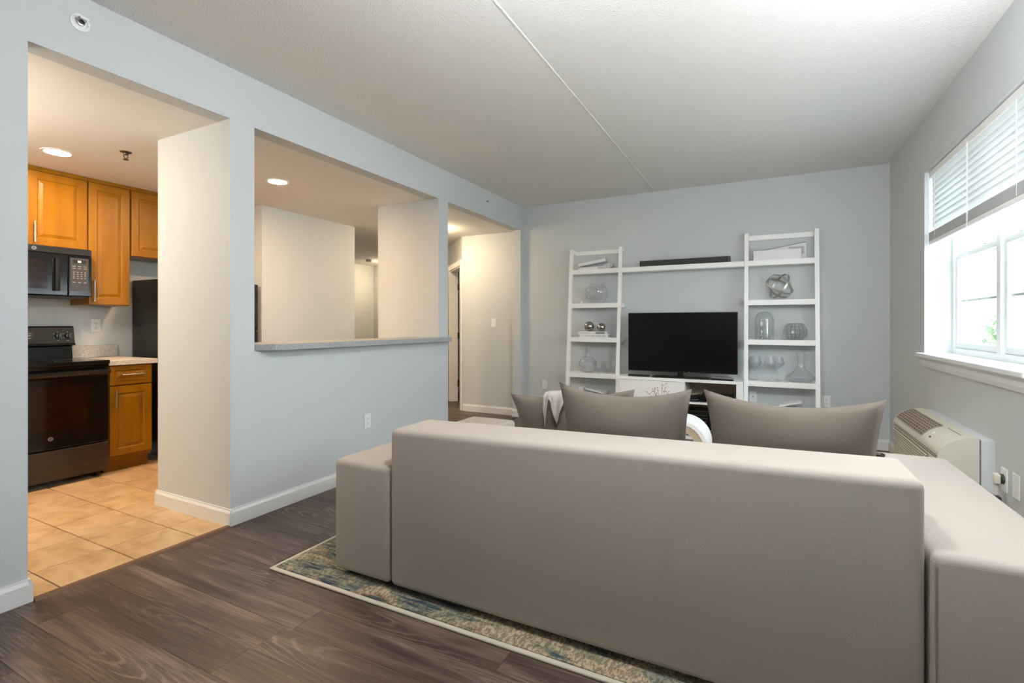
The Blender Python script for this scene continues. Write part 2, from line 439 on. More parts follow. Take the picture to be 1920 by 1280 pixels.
dl = obj('door_panel', fixn(b), 'trim_white', d1)
for z in (0.28, 1.03, 1.80):
    b = nb(); dbox(b, 0.845, 0.869, -0.150, -0.112, z - 0.05, z + 0.05); obj('hinge', fixn(b), 'hinge_metal', d1)
# baseboards
def baseboard(bm, p, q, n, h=0.10, t=0.014):
    p, q, n = Vector(p + (0,)), Vector(q + (0,)), Vector(n + (0,))
    prof = [(0, 0), (t, 0), (t, h * 0.78), (t * 0.45, h * 0.93), (t * 0.45, h), (0, h)]
    A = [bm.verts.new(p + n * d + Vector((0, 0, z))) for d, z in prof]; B = [bm.verts.new(q + n * d + Vector((0, 0, z))) for d, z in prof]
    bm.faces.new(A); bm.faces.new(B[::-1])
    for i in range(6): bm.faces.new((A[i], B[i], B[(i + 1) % 6], A[(i + 1) % 6]))
    return fixn(bm)
b = nb(); t = 0.014
baseboard(b, (0, YF), (0, 0.956), (1, 0)); baseboard(b, (t, 0.956), (-T, 0.956), (0, 1))
struct('baseboard_left', b, 'trim_white', 'white baseboard on the wall before the kitchen doorway', 'baseboard')
b = nb(); baseboard(b, (0.0, 1.871), (0, 4.148), (1, 0)); baseboard(b, (t, 1.871), (-0.77, 1.871), (0, -1)); baseboard(b, (-0.77, 1.857), (-0.77, 2.028), (-1, 0))
baseboard(b, (t, 4.148), (-0.77, 4.148), (0, 1))
struct('baseboard_pass_through', b, 'trim_white', 'white baseboard under the pass-through and around its pier', 'baseboard')
b = nb(); baseboard(b, (-0.93, YB), (-T, YB), (0, -1)); baseboard(b, (-T, 5.80), (t, 5.80), (0, -1)); baseboard(b, (0, 5.80), (0, YB), (1, 0))
struct('baseboard_hall', b, 'trim_white', 'white baseboard along the hall wall under the light switch', 'baseboard')
b = nb(); baseboard(b, (0.0, YB), (XR, YB), (0, -1))
struct('baseboard_back', b, 'trim_white', 'white baseboard under the television wall', 'baseboard')
b = nb(); baseboard(b, (XR, YF), (XR, YB), (-1, 0))
struct('baseboard_right', b, 'trim_white', 'white baseboard under the window wall', 'baseboard')

# floors: planks and tiles laid one by one
fl = struct('floor', box((-0.05, YF, -0.06), (XR, YB, -0.012)), 'dark_grey', 'dark brown wood-look plank floor of the living room', 'floor')
PW, PL = 0.152, 1.22
row = 0; y = YF
while y < YB - 0.01:
    y1 = min(y + PW, YB); x = -random.random() * PL
    while x < XR:
        x0, x1 = max(x, 0.0), min(x + PL, XR)
        if x1 - x0 > 0.02:
            obj('plank', box((x0 + 0.0006, y + 0.0006, -0.012), (x1 - 0.0006, y1 - 0.0006, random.uniform(-0.0004, 0))), 'plank', fl, ((x0 + x1) / 2, (y + y1) / 2, 0))
        x += PL
    y = y1; row += 1
struct('floor_hall', box((-4.7, 4.0, -0.06), (-0.05, 9.2, -0.001)), 'plank', 'dark brown wood-look floor running into the hall', 'floor')
fk = struct('floor_kitchen', box((-2.5, -0.78, -0.06), (-0.05, 4.0, -0.004)), 'grout', 'square sand-coloured ceramic tile floor of the kitchen', 'floor')
for i in range(9):
    x1 = -0.005 - i * 0.305; x0 = x1 - 0.305
    if i == 0: x1 = 0.0
    for j in range(-6, 10):
        y0 = 1.078 + j * 0.305
        if x0 < -2.6 or y0 > 3.98: continue
        a0, a1, c0, c1 = max(x0, -2.5), x1, max(y0, -0.78), min(y0 + 0.305, 4.0)
        if a1 - a0 < 0.05 or c1 - c0 < 0.05: continue
        if i == 0 and (c1 <= 0.956 or c0 >= 1.871): a1 = min(a1, -T)
        obj('tile', box((a0 + 0.003, c0 + 0.003, -0.012), (a1 - 0.003, c1 - 0.003, 0.001), 0.0015, 1), 'tile', fk, ((a0 + a1) / 2, (c0 + c1) / 2, 0))
b = nb(); prism(b, [(-0.012, 0.0), (-0.008, 0.009), (0.020, 0.009), (0.030, 0.0)], 'y', 0.972, 1.857)
struct('trim_1', b, 'threshold_wood', 'brown threshold strip between the kitchen tile and wood floor', 'threshold')

# ------------------------------------------------------------------ windows, blinds
def make_window(name, label, y0, y1):
    w = thing(name, label, 'window', (4.07, (y0 + y1) / 2, ZS)); w['kind'] = 'structure'
    xa, xb = 4.06, 4.17; ym = (y0 + y1) / 2
    b = nb()
    bx(b, (xa, y0, ZS), (xb, y0 + 0.03, ZT)); bx(b, (xa, y1 - 0.03, ZS), (xb, y1, ZT)); bx(b, (xa - 0.006, ym - 0.028, ZS + 0.04), (xb, ym + 0.028, ZT - 0.03))
    bx(b, (xa, y0 + 0.03, ZS), (xb, y1 - 0.03, ZS + 0.04)); bx(b, (xa, y0 + 0.03, ZT - 0.03), (xb, y1 - 0.03, ZT))
    obj('frame', b, 'window_white', w)
    b = box((3.855, y0 - 0.06, ZS - 0.03), (3.90, y1 + 0.06, ZS), 0.006); bx(b, (3.899, y0, ZS - 0.03), (4.06, y1, ZS))
    obj('sill', b, 'window_white', w)
    b = nb(); prism(b, [(3.90, ZS - 0.10), (3.886, ZS - 0.10), (3.880, ZS - 0.075), (3.882, ZS - 0.05), (3.872, ZS - 0.031), (3.90, ZS - 0.031)], 'y', y0 - 0.03, y1 + 0.03)
    obj('apron', b, 'trim_white', w)
    zm = 1.685
    for ya, yb in ((y0 + 0.032, ym - 0.030), (ym + 0.030, y1 - 0.032)):
        for lower in (True, False):
            x0, x1 = (4.072, 4.100) if lower else (4.108, 4.136)
            za, zb = (ZS + 0.042, zm + 0.022) if lower else (zm - 0.02, ZT - 0.032)
            f = 0.036
            b = nb()
            bx(b, (x0, ya, za), (x1, ya + f, zb), 0.004, 1); bx(b, (x0, yb - f, za), (x1, yb, zb), 0.004, 1)
            bx(b, (x0, ya + f - 0.001, za), (x1, yb - f + 0.001, za + f * 1.15), 0.004, 1); bx(b, (x0 - (0.006 if lower else 0), ya + f - 0.001, zb - f), (x1, yb - f + 0.001, zb), 0.004, 1)
            s = obj('sash', b, 'window_white', w)
            xg = (x0 + x1) / 2
            obj('pane', box((xg - 0.002, ya + f - 0.004, za + f), (xg + 0.002, yb - f + 0.004, zb - f + 0.004)), 'window_glass', s)
            zc = (za + zb) / 2; yc = (ya + yb) / 2
            obj('muntin', box((xg + 0.0025, ya + f, zc - 0.008), (xg + 0.008, yb - f, zc + 0.008)), 'window_white', s)
            obj('muntin', box((xg + 0.0025, yc - 0.007, za + f), (xg + 0.0075, yc + 0.007, zb - f)), 'window_white', s)
            if lower:
                for yy in (ya + (yb - ya) * 0.28, ya + (yb - ya) * 0.72):
                    obj('sash_lock', box((x0 - 0.004, yy - 0.025, zb), (x1, yy + 0.025, zb + 0.012), 0.003, 1), 'window_white', s)
    return w
make_window('window_1', 'white twin double-hung window above the air conditioner', *W1)
def make_blind(label, y0, y1):
    xb = 3.945; t = thing('window_blind', label, 'blind', (xb, (y0 + y1) / 2, 1.79), None)
    ya, yb = y0 + 0.022, y1 - 0.022
    obj('headrail', box((xb - 0.024, ya, ZT - 0.05), (xb + 0.024, yb, ZT - 0.002), 0.003, 1), 'shelf_white', t)
    zt = ZT - 0.062; k = 0; first = None
    ang = R(100); hw = 0.0255
    cx_, sx_ = math.cos(ang) * hw, math.sin(ang) * hw
    while zt - k * 0.0415 > 1.90:
        z = zt - k * 0.0415 - 0.012
        if first is None:
            bb = nb(); cur = 0.0025
            pr = [(-cx_, -sx_), (-cur - 0.0012, 0.0015), (cx_, sx_), (cx_ + 0.0012, sx_ - 0.002), (0.0014 - cur, -0.0015), (-cx_ + 0.0012, -sx_ - 0.002)]
            prism(bb, [(xb + p[0], z + p[1]) for p in pr], 'y', ya + 0.004, yb - 0.004)
            first = obj('slat', bb, 'blind_slat', t, (xb, (y0 + y1) / 2, z))
        else:
            s = first.copy(); C.objects.link(s); s.parent = t; s.location = Vector((xb, (y0 + y1) / 2, z)) - WL[t.name]
        k += 1
    st = None
    for k in range(13):
        z = 1.822 + k * 0.0048
        bb = nb(); prism(bb, [(xb - 0.025, z), (xb, z + 0.0022), (xb + 0.025, z), (xb + 0.025, z + 0.003), (xb, z + 0.0052 - 0.0004), (xb - 0.025, z + 0.003)], 'y', ya + 0.004 + (k % 3) * 0.0015, yb - 0.004)
        if st is None: st = obj('stacked_slat', bb, 'blind_slat', t, (xb, (y0 + y1) / 2, z))
        else:
            bb.free(); s = st.copy(); C.objects.link(s); s.parent = t; s.location = Vector((xb, (y0 + y1) / 2 + 0.0015 * (k % 3), z)) - WL[t.name]
    obj('bottom_rail', box((xb - 0.026, ya + 0.003, 1.790), (xb + 0.026, yb - 0.003, 1.819), 0.005, 2), 'shelf_white', t)
    for yy in (ya + 0.16, (ya + yb) / 2, yb - 0.16):
        bb = nb(); tube(bb, [(xb - 0.029, yy, ZT - 0.05), (xb - 0.029, yy, 1.82)], 0.0011, 6); tube(bb, [(xb + 0.029, yy, ZT - 0.05), (xb + 0.029, yy, 1.82)], 0.0011, 6)
        obj('ladder_cord', bb, 'shelf_white', t)
    bb = nb(); tube(bb, [(xb - 0.034, yb - 0.035, ZT - 0.03), (xb - 0.036, yb - 0.035, 1.46)], 0.004, 8); obj('tilt_wand', bb, 'plastic_white', t)
    bb = nb(); tube(bb, [(xb - 0.032, ym_ := ya + (yb - ya) * 0.5, ZT - 0.04), (xb - 0.033, ym_, 1.30)], 0.0016, 6)
    lathe(bb, [(0, 0), (0.007, 0), (0.004, 0.035), (0, 0.035)], (xb - 0.033, ym_, 1.268), 10)
    obj('pull_cord', bb, 'plastic_white', t)
    return t
make_blind('white slatted blind half lowered over the window beside the shelves', *W1)

# outdoors beyond the window
struct('ground_outside', box((4.3, -40, -1.4), (60, 70, -1.3)), 'bounce_ground', 'ground outside the window, made pale to bounce light indoors', 'ground')
def tree(loc, h, r, label):
    t = thing('tree', label, 'tree', loc)
    b = nb(); tube(b, [loc, (loc[0] + 0.05, loc[1], loc[2] + h * 0.4), (loc[0], loc[1] + 0.05, loc[2] + h * 0.75)], [0.13, 0.10, 0.05], 8); obj('trunk', b, 'bark', t)
    b = nb(); rnd = random.Random(3)
    for k in range(420):
        a, u = rnd.random() * 6.283, rnd.uniform(-1, 1); q = r * rnd.random() ** 0.4; s = math.sqrt(1 - u * u)
        p = Vector((loc[0] + q * s * math.cos(a), loc[1] + q * s * math.sin(a), loc[2] + h * 0.68 + q * u * 1.1))
        d = Vector((rnd.uniform(-1, 1), rnd.uniform(-1, 1), rnd.uniform(-1, 1))).normalized(); e = d.cross(Vector((0.3, 0.2, 1))).normalized()
        s_ = 0.16; v = [b.verts.new(p + d * s_), b.verts.new(p + e * s_ * 0.6), b.verts.new(p - d * s_), b.verts.new(p - e * s_ * 0.6)]; b.faces.new(v)
    f = obj('foliage', b, 'leaf', t); f['kind'] = 'stuff'
tree((10.6, 23.9, -1.3), 2.9, 1.0, 'small green tree outside the window')

# ------------------------------------------------------------------ kitchen
def panel_door(bm, x, y0, y1, z0, z1, th=0.02, rail=0.052):
    """raised-panel door facing +x whose front is at x"""
    t = bmesh.new(); bmesh.ops.create_cube(t, size=1.0)
    for v in t.verts: v.co = Vector((x - th / 2 + v.co.x * th, (y0 + y1) / 2 + v.co.y * (y1 - y0), (z0 + z1) / 2 + v.co.z * (z1 - z0)))
    f = max(t.faces, key=lambda q: q.calc_center_median().x)
    def ins(f, th_, dp):
        bmesh.ops.inset_region(t, faces=[f], thickness=th_, depth=dp, use_even_offset=True); return f
    f = ins(f, 0.004, 0.0015); f = ins(f, rail, 0.0); f = ins(f, 0.007, -0.008); f = ins(f, 0.006, 0.0); f = ins(f, 0.022, 0.007)
    add(bm, t); return bm
def bar_handle(parent, p, q, off=0.028):
    p, q = Vector(p), Vector(q); d = (q - p).normalized(); b = nb(); o = Vector((off, 0, 0))
    tube(b, [p - d * 0.02 + o, q + d * 0.02 + o], 0.0055, 10)
    for s in (p, q): tube(b, [s, s + o], 0.0045, 8)
    return sm(obj('handle', b, 'steel', parent))
def door_part(parent, x, y0, y1, z0, z1, hp=None, nm='door', rail=0.052):
    d = obj(nm, panel_door(nb(), x, y0, y1, z0, z1, rail=rail), 'maple', parent, (x, (y0 + y1) / 2, (z0 + z1) / 2))
    if hp: bar_handle(d, *hp)
    return d
XK = -2.50
# wall cabinets
FX = -2.19; G = 'honey maple wall cabinets in the kitchen'
def wall_cab(label, y0, y1, z0, doors, fx=FX):
    t = thing('wall_cabinet', label, 'cabinet', (XK, (y0 + y1) / 2, z0), G)
    obj('carcass', box((XK, y0, z0), (fx - 0.02, y1, 2.405)), 'maple', t, (XK, (y0 + y1) / 2, z0))
    obj('top_trim', box((XK, y0, 2.405), (fx - 0.006, y1, 2.436)), 'maple', t, (XK, (y0 + y1) / 2, 2.41))
    for a in doors: door_part(t, fx, a[0], a[1], z0 + 0.004, 2.398, a[2])
    return t
wall_cab('short maple wall cabinet with two doors above the microwave', 1.300, 2.066, 1.822,
         [(1.304, 1.681, ((FX, 1.655, 1.86), (FX, 1.655, 1.96))), (1.687, 2.062, ((FX, 1.722, 1.865), (FX, 1.722, 1.985)))])
wall_cab('tall narrow maple wall cabinet beside the microwave', 2.070, 2.378, 1.372, [(2.074, 2.374, ((FX, 2.104, 1.42), (FX, 2.104, 1.56)))])
wall_cab('maple wall cabinet above the black refrigerator', 2.382, 3.370, 1.815, [(2.388, 2.872, None), (2.880, 3.366, None)])
# microwave
t = thing('microwave', 'black over-the-range microwave under the short maple cabinet', 'microwave', (XK, 1.682, 1.425))
mx0, mx1 = 1.302, 2.064; mf = -2.115
obj('body', box((XK, mx0, 1.432), (mf - 0.03, mx1, 1.818), 0.004, 1), 'black_satin', t)
obj('vent_strip', box((mf - 0.03, mx0, 1.765), (mf - 0.003, mx1, 1.818), 0.004, 2), 'black_satin', t)
d = obj('door', box((mf - 0.03, mx0, 1.436), (mf, 1.906, 1.764), 0.005, 2), 'black_gloss', t)
obj('window', box((mf - 0.001, mx0 + 0.06, 1.485), (mf + 0.0015, 1.775, 1.71), 0.001, 1), 'oven_glass', d)
b = nb(); prism(b, [(mf - 0.001, 1.815), (mf + 0.030, 1.818), (mf + 0.036, 1.832), (mf + 0.030, 1.846), (mf - 0.001, 1.850)], 'z', 1.47, 1.725)
obj('handle', b, 'black_gloss', d)
cp = obj('control_panel', box((mf - 0.03, 1.909, 1.436), (mf, mx1, 1.764), 0.005, 2), 'black_gloss', t)
obj('keypad', box((mf - 0.001, 1.920, 1.478), (mf + 0.0012, 2.040, 1.742)), 'keypad_grey', cp)
b = nb(); 
for zr, n_, w_ in ((1.676, 3, 0.022), (1.659, 3, 0.022), (1.628, 4, 0.012), (1.612, 4, 0.012), (1.596, 4, 0.012), (1.580, 4, 0.012), (1.546, 3, 0.018)):
    for k in range(n_):
        yc = 1.944 + (2.018 - 1.944) * k / (n_ - 1); bx(b, (mf + 0.001, yc - w_ / 2, zr - 0.002), (mf + 0.0018, yc + w_ / 2, zr + 0.002))
o = obj('key_marks', b, 'mark_white', cp); o['kind'] = 'stuff'
obj('display', box((mf + 0.001, 1.935, 1.700), (mf + 0.0016, 2.025, 1.728)), 'black_satin', cp)
b = nb()
for yc in (1.974, 1.986): bx(b, (mf + 0.0016, yc - 0.004, 1.708), (mf + 0.0022, yc + 0.004, 1.722))
obj('clock_digits', b, 'display_on', cp)
def badge(parent, p, r=0.014):
    b = nb(); cyl(b, p, r, 0.002, 'x', 20); q = obj('badge', b, 'steel', parent)
    b = nb(); cyl(b, (p[0] + 0.002, p[1], p[2]), r * 0.72, 0.0006, 'x', 20); obj('badge_face', b, 'dark_grey', q)
    text('badge_letters', 'GE', r * 1.05, 'steel', q, (p[0] + 0.0031, p[1], p[2]), (R(90), 0, R(90)))
badge(t, (mf - 0.003, 1.700, 1.792))
obj('underside', box((XK + 0.02, mx0 + 0.02, 1.420), (mf - 0.06, mx1 - 0.02, 1.433)), 'dark_grey', t)
# stove
t = thing('stove', 'black freestanding electric range with glass oven door', 'stove', (-2.16, 1.677, 0))
sy0, sy1 = 1.300, 2.054; sf = -1.82
obj('body', box((XK + 0.03, sy0, 0.04), (sf - 0.045, sy1, 0.895)), 'black_satin', t)
for yy in (sy0 + 0.04, sy1 - 0.04):
    for xx in (XK + 0.1, sf - 0.09): b = nb(); cyl(b, (xx, yy, 0.001), 0.016, 0.045); obj('foot', b, 'black_satin', t)
obj('cooktop', box((XK + 0.03, sy0 - 0.004, 0.893), (sf + 0.012, sy1 + 0.004, 0.924), 0.006, 2), 'black_gloss', t)
for (xx, yy, rr) in ((-2.26, 1.49, 0.085), (-2.26, 1.87, 0.105), (-2.0, 1.49, 0.105), (-2.0, 1.87, 0.085)):
    b = nb(); lathe(b, [(rr, 0), (rr + 0.002, 0), (rr + 0.002, 0.0006), (rr, 0.0006), (rr, 0)], (xx, yy, 0.924), 36); obj('burner_ring', b, 'keypad_grey', t)
d = obj('oven_door', box((sf - 0.045, sy0 + 0.003, 0.285), (sf, sy1 - 0.003, 0.862), 0.006, 2), 'black_gloss', t)
obj('window', box((sf - 0.001, sy0 + 0.13, 0.42), (sf + 0.0015, 1.915, 0.745), 0.001, 1), 'oven_glass', d)
b = nb(); prism(b, [(sf - 0.002, 0.800), (sf + 0.036, 0.818), (sf + 0.046, 0.836), (sf + 0.038, 0.852), (sf - 0.002, 0.860)], 'y', sy0 + 0.006, sy1 - 0.006)
obj('handle', b, 'black_gloss', d)
badge(d, (sf, 1.690, 0.364), 0.015)
obj('front_rail', box((sf - 0.045, sy0, 0.866), (sf - 0.006, sy1, 0.893), 0.003, 1), 'black_gloss', t)
b = nb(); prism(b, [(sf - 0.045, 0.055), (sf - 0.004, 0.055), (sf + 0.004, 0.15), (sf, 0.268), (sf - 0.010, 0.276), (sf - 0.045, 0.276)], 'y', sy0 + 0.003, sy1 - 0.003)
obj('drawer', b, 'stove_drawer', t)
b = nb(); prism(b, [(XK + 0.01, 0.92), (-2.40, 0.925), (-2.415, 1.02), (XK + 0.01, 1.03)], 'y', sy0 + 0.004, sy1 - 0.006); obj('backguard_base', b, 'black_gloss', t)
b = nb(); prism(b, [(XK + 0.01, 1.02), (-2.395, 1.032), (-2.408, 1.05), (-2.432, 1.18), (-2.445, 1.192), (XK + 0.01, 1.192)], 'y', sy0, sy1 + 0.012)
bg_ = obj('backguard', b, 'black_satin', t)
def gx(z): return -2.408 - (z - 1.05) * 0.024 / 0.13
for yy in (1.385, 1.455, 1.955, 2.020):
    b = nb(); cyl(b, (gx(1.115) - 0.002, yy, 1.113), 0.021, 0.022, 'x', 20, 0.003); bx(b, (gx(1.113) + 0.018, yy - 0.004, 1.096), (gx(1.113) + 0.028, yy + 0.004, 1.130), 0.002, 1)
    k = sm(obj('knob', b, 'black_gloss', bg_))
    b = nb()
    for a in (-125, -60, 0, 60, 125):
        yy2, zz2 = yy + 0.030 * math.sin(R(a)), 1.113 + 0.030 * math.cos(R(a)); bx(b, (gx(zz2) - 0.001, yy2 - 0.004, zz2 - 0.0018), (gx(zz2) + 0.0008, yy2 + 0.004, zz2 + 0.0018))
    bx(b, (gx(1.072) - 0.001, yy - 0.005, 1.070), (gx(1.072) + 0.0008, yy + 0.005, 1.074))
    o = obj('knob_marks', b, 'mark_white', bg_); o['kind'] = 'stuff'
b = nb(); bx(b, (gx(1.11) - 0.003, 1.62, 1.075), (gx(1.11) + 0.003, 1.80, 1.150)); pn = obj('clock_panel', b, 'dark_wood', bg_)
b = nb()
for yy in (1.665, 1.70, 1.745, 1.775):
    for zz in (1.093, 1.117): bx(b, (gx(1.11) + 0.0025, yy - 0.008, zz - 0.003), (gx(1.11) + 0.0036, yy + 0.008, zz + 0.003))
bx(b, (gx(1.11) + 0.0025, 1.735, 1.132), (gx(1.11) + 0.0036, 1.785, 1.135))
o = obj('panel_marks', b, 'mark_white', pn); o['kind'] = 'stuff'
# base cabinet and worktop
t = thing('base_cabinet', 'narrow maple base cabinet with drawer between stove and refrigerator', 'cabinet', (-2.2, 2.23, 0))
cf = -1.86
obj('carcass', box((XK, 2.066, 0.10), (cf - 0.02, 2.388, 0.873)), 'maple', t, (-2.2, 2.22, 0.3))
obj('toe_kick', box((XK, 2.066, 0.001), (cf - 0.075, 2.388, 0.10)), 'maple', t, (-2.2, 2.22, 0.05))
door_part(t, cf, 2.076, 2.384, 0.135, 0.700, ((cf, 2.112, 0.545), (cf, 2.112, 0.655)))
door_part(t, cf, 2.076, 2.384, 0.712, 0.866, ((cf, 2.175, 0.792), (cf, 2.300, 0.792)), 'drawer', 0.030)
b = box((XK, 2.062, 0.874), (-1.835, 2.420, 0.914), 0.004, 2)
tag(obj('worktop', b, 'laminate', None, (-2.2, 2.24, 0.874)), 'pale speckled laminate worktop on the narrow base cabinet', 'worktop')
b = box((XK, 2.075, 0.9145), (XK + 0.02, 2.412, 1.022), 0.003, 1)
tag(obj('backsplash', b, 'laminate', None, (XK, 2.24, 0.9145)), 'low speckled grey backsplash strip behind the worktop', 'backsplash')
# refrigerator
t = thing('refrigerator', 'tall black refrigerator beside the narrow worktop', 'refrigerator', (-2.14, 2.945, 0))
obj('cabinet_body', box((XK + 0.02, 2.530, 0.03), (-1.84, 3.340, 1.62), 0.006, 2), 'black_satin', t)
for yy in (2.58, 3.29):
    b = nb(); cyl(b, (-1.9, yy, 0.001), 0.02, 0.03); obj('foot', b, 'black_satin', t)
    b = nb(); cyl(b, (-2.42, yy, 0.001), 0.02, 0.03); obj('foot', b, 'black_satin', t)
fd = obj('freezer_door', box((-1.838, 2.532, 1.145), (-1.785, 3.338, 1.615), 0.012, 3), 'black_satin', t)
rd = obj('door', box((-1.838, 2.532, 0.09), (-1.785, 3.338, 1.135), 0.012, 3), 'black_satin', t)
obj('grille', box((-1.84, 2.54, 0.03), (-1.80, 3.33, 0.085)), 'dark_grey', t)
for p_, z0, z1 in ((fd, 1.17, 1.45), (rd, 0.70, 1.10)):
    b = nb(); tube(b, [(-1.785, 3.28, z0), (-1.745, 3.28, z0 + 0.03), (-1.745, 3.28, z1 - 0.03), (-1.785, 3.28, z1)], 0.010, 10); obj('handle', b, 'black_satin', p_)
def bar_cab(label, y0, y1):
    t = thing('base_cabinet', label, 'cabinet', (-0.43, (y0 + y1) / 2, 0), 'maple base cabinets under the bar')
    obj('carcass', box((-0.70, y0, 0.10), (-T - 0.001, y1, 0.873)), 'maple', t, (-0.4, y0, 0.3)); obj('toe_kick', box((-0.64, y0, 0.002), (-T - 0.001, y1, 0.10)), 'maple', t, (-0.4, y0, 0.05))
    ym = (y0 + y1) / 2
    for a, c, hy in ((y0 + 0.004, ym - 0.003, ym - 0.04), (ym + 0.003, y1 - 0.004, ym + 0.04)):
        for z0, z1, nm, rail in ((0.135, 0.70, 'door', 0.052), (0.712, 0.866, 'drawer', 0.03)):
            b = panel_door(nb(), 0.72, a, c, z0, z1, rail=rail)
            for v in b.verts: v.co.x = -v.co.x
            bmesh.ops.reverse_faces(b, faces=b.faces[:])
            d = obj(nm, b, 'maple', t, (-0.72, (a + c) / 2, (z0 + z1) / 2))
            if nm == 'door': bar_handle(d, (-0.72, hy, 0.545), (-0.72, hy, 0.655), -0.028)
            else: bar_handle(d, (-0.72, (a + c) / 2 - 0.06, 0.79), (-0.72, (a + c) / 2 + 0.06, 0.79), -0.028)
bar_cab('maple base cabinet under the bar, nearer the kitchen doorway', 2.032, 3.004)
bar_cab('maple base cabinet under the bar, nearer the hall', 3.008, 3.980)
b = box((-0.745, 2.032, 0.874), (-T - 0.001, 3.980, 0.914), 0.004, 2)
tag(obj('worktop', b, 'laminate', None, (-0.43, 3.0, 0.874)), 'long pale laminate worktop on the cabinets below the bar', 'worktop')
# bar counter of the pass-through
b = nb(); prism(b, [(-0.34, 2.030), (0.0, 2.030), (0.085, 2.112), (0.085, 4.075), (0.055, 4.135), (0.001, 4.160), (0.001, 3.982), (-0.34, 3.982)], 'z', 1.041, 1.080)
tag(obj('bar_counter', b, 'bar_laminate', None, (0, 3.0, 1.041)), 'speckled grey bar counter along the sill of the pass-through', 'counter')

# ceiling fixtures, and fill lights added out of view
def recessed(label, x, y):
    t = thing('recessed_light', label, 'light', (x, y, HK), 'recessed kitchen downlights')
    b = nb(); lathe(b, [(0.074, 0), (0.095, 0), (0.093, -0.004), (0.078, -0.007), (0.074, -0.006), (0.074, 0)], (x, y, HK), 36); sm(obj('trim_ring', b, 'plastic_white', t))
    b = nb(); cyl(b, (x, y, HK - 0.005), 0.0735, 0.004, seg=36); obj('lens', b, 'lamp_warm', t)
recessed('lit recessed downlight above the stove', -1.655, 1.670)
recessed('lit recessed downlight seen through the pass-through', -0.895, 2.880)
def flush_lamp(label, x, y, r=0.15):
    t = thing('ceiling_lamp', label, 'lamp', (x, y, HK), 'flush ceiling lamps in the hall')
    b = nb(); cyl(b, (x, y, HK - 0.025), r, 0.025, seg=32); obj('base', b, 'plastic_white', t)
    b = nb(); lathe(b, [(r * 0.93, 0), (r * 0.9, -0.03), (r * 0.68, -0.062), (r * 0.3, -0.078), (0, -0.082)], (x, y, HK - 0.025), 32); obj('diffuser', b, 'lamp_hall', t, smooth=True)
flush_lamp('lit flush ceiling lamp behind the pass-through pier in the hall', -0.92, 5.20)
flush_lamp('lit flush ceiling lamp at the far end of the entry hall', -3.75, 7.55, 0.13)
def fill_globe(label, x, y, r=0.10, drop=0.19, H=H, em='fill_room'):  # globe on a rod, added only as a fill light
    t = thing('pendant_fill_light', label, 'lamp', (x, y, H))
    b = nb(); lathe(b, [(0, 0), (0.065, 0), (0.062, -0.012), (0.02, -0.022), (0, -0.022)], (x, y, H), 28); sm(obj('canopy', b, 'steel', t))
    b = nb(); cyl(b, (x, y, H - drop + r * 0.9), 0.007, drop - r * 0.9 - 0.02, seg=12); obj('rod', b, 'steel', t)
    b = nb(); sphere(b, (x, y, H - drop), r, 28, 16); obj('globe', b, em, t, smooth=True)
fill_globe('added off-frame fill light, a white globe hung above the camera', 2.40, 1.25, 0.10, 0.36)  # added out of view to brighten the ceiling, walls and sofa top
fill_globe('added unseen fill light, a white globe on the kitchen ceiling inside the doorway', -1.05, 0.45, 0.11, 0.26, HK, 'fill_kitchen')  # added out of view to whiten the jamb and lift the kitchen ceiling
def floor_fill_light(label, x, y, z=1.72, r=0.10):  # globe on a pole, added only as a fill light
    t = thing('floor_fill_light', label, 'lamp', (x, y, 0))
    b = nb(); lathe(b, [(0, 0.001), (0.105, 0.001), (0.105, 0.012), (0.095, 0.020), (0.015, 0.026), (0, 0.026)], (x, y, 0), 32); sm(obj('base', b, 'steel', t))
    b = nb(); cyl(b, (x, y, 0.02), 0.010, z - r - 0.02 + 0.01, seg=14); obj('pole', b, 'steel', t)
    b = nb(); sphere(b, (x, y, z), r, 28, 16); obj('globe', b, 'fill_floor', t, smooth=True)
floor_fill_light('added off-frame fill light, a globe on a slim pole between the sofa arm and window wall', 3.745, 2.12, 1.97)  # added beyond the right edge to even out the room light
t = thing('smoke_detector', 'small round smoke detector on the far hall ceiling', 'detector', (-3.85, 7.12, HK))
b = nb(); lathe(b, [(0, 0), (0.07, 0), (0.07, -0.012), (0.062, -0.02), (0, -0.02)], (-3.85, 7.12, HK), 24); obj('base', b, 'plastic_white', t)
b = nb(); lathe(b, [(0.055, -0.02), (0.055, -0.040), (0.045, -0.046), (0, -0.046)], (-3.85, 7.12, HK), 24); obj('cover', b, 'tan_edge', t)
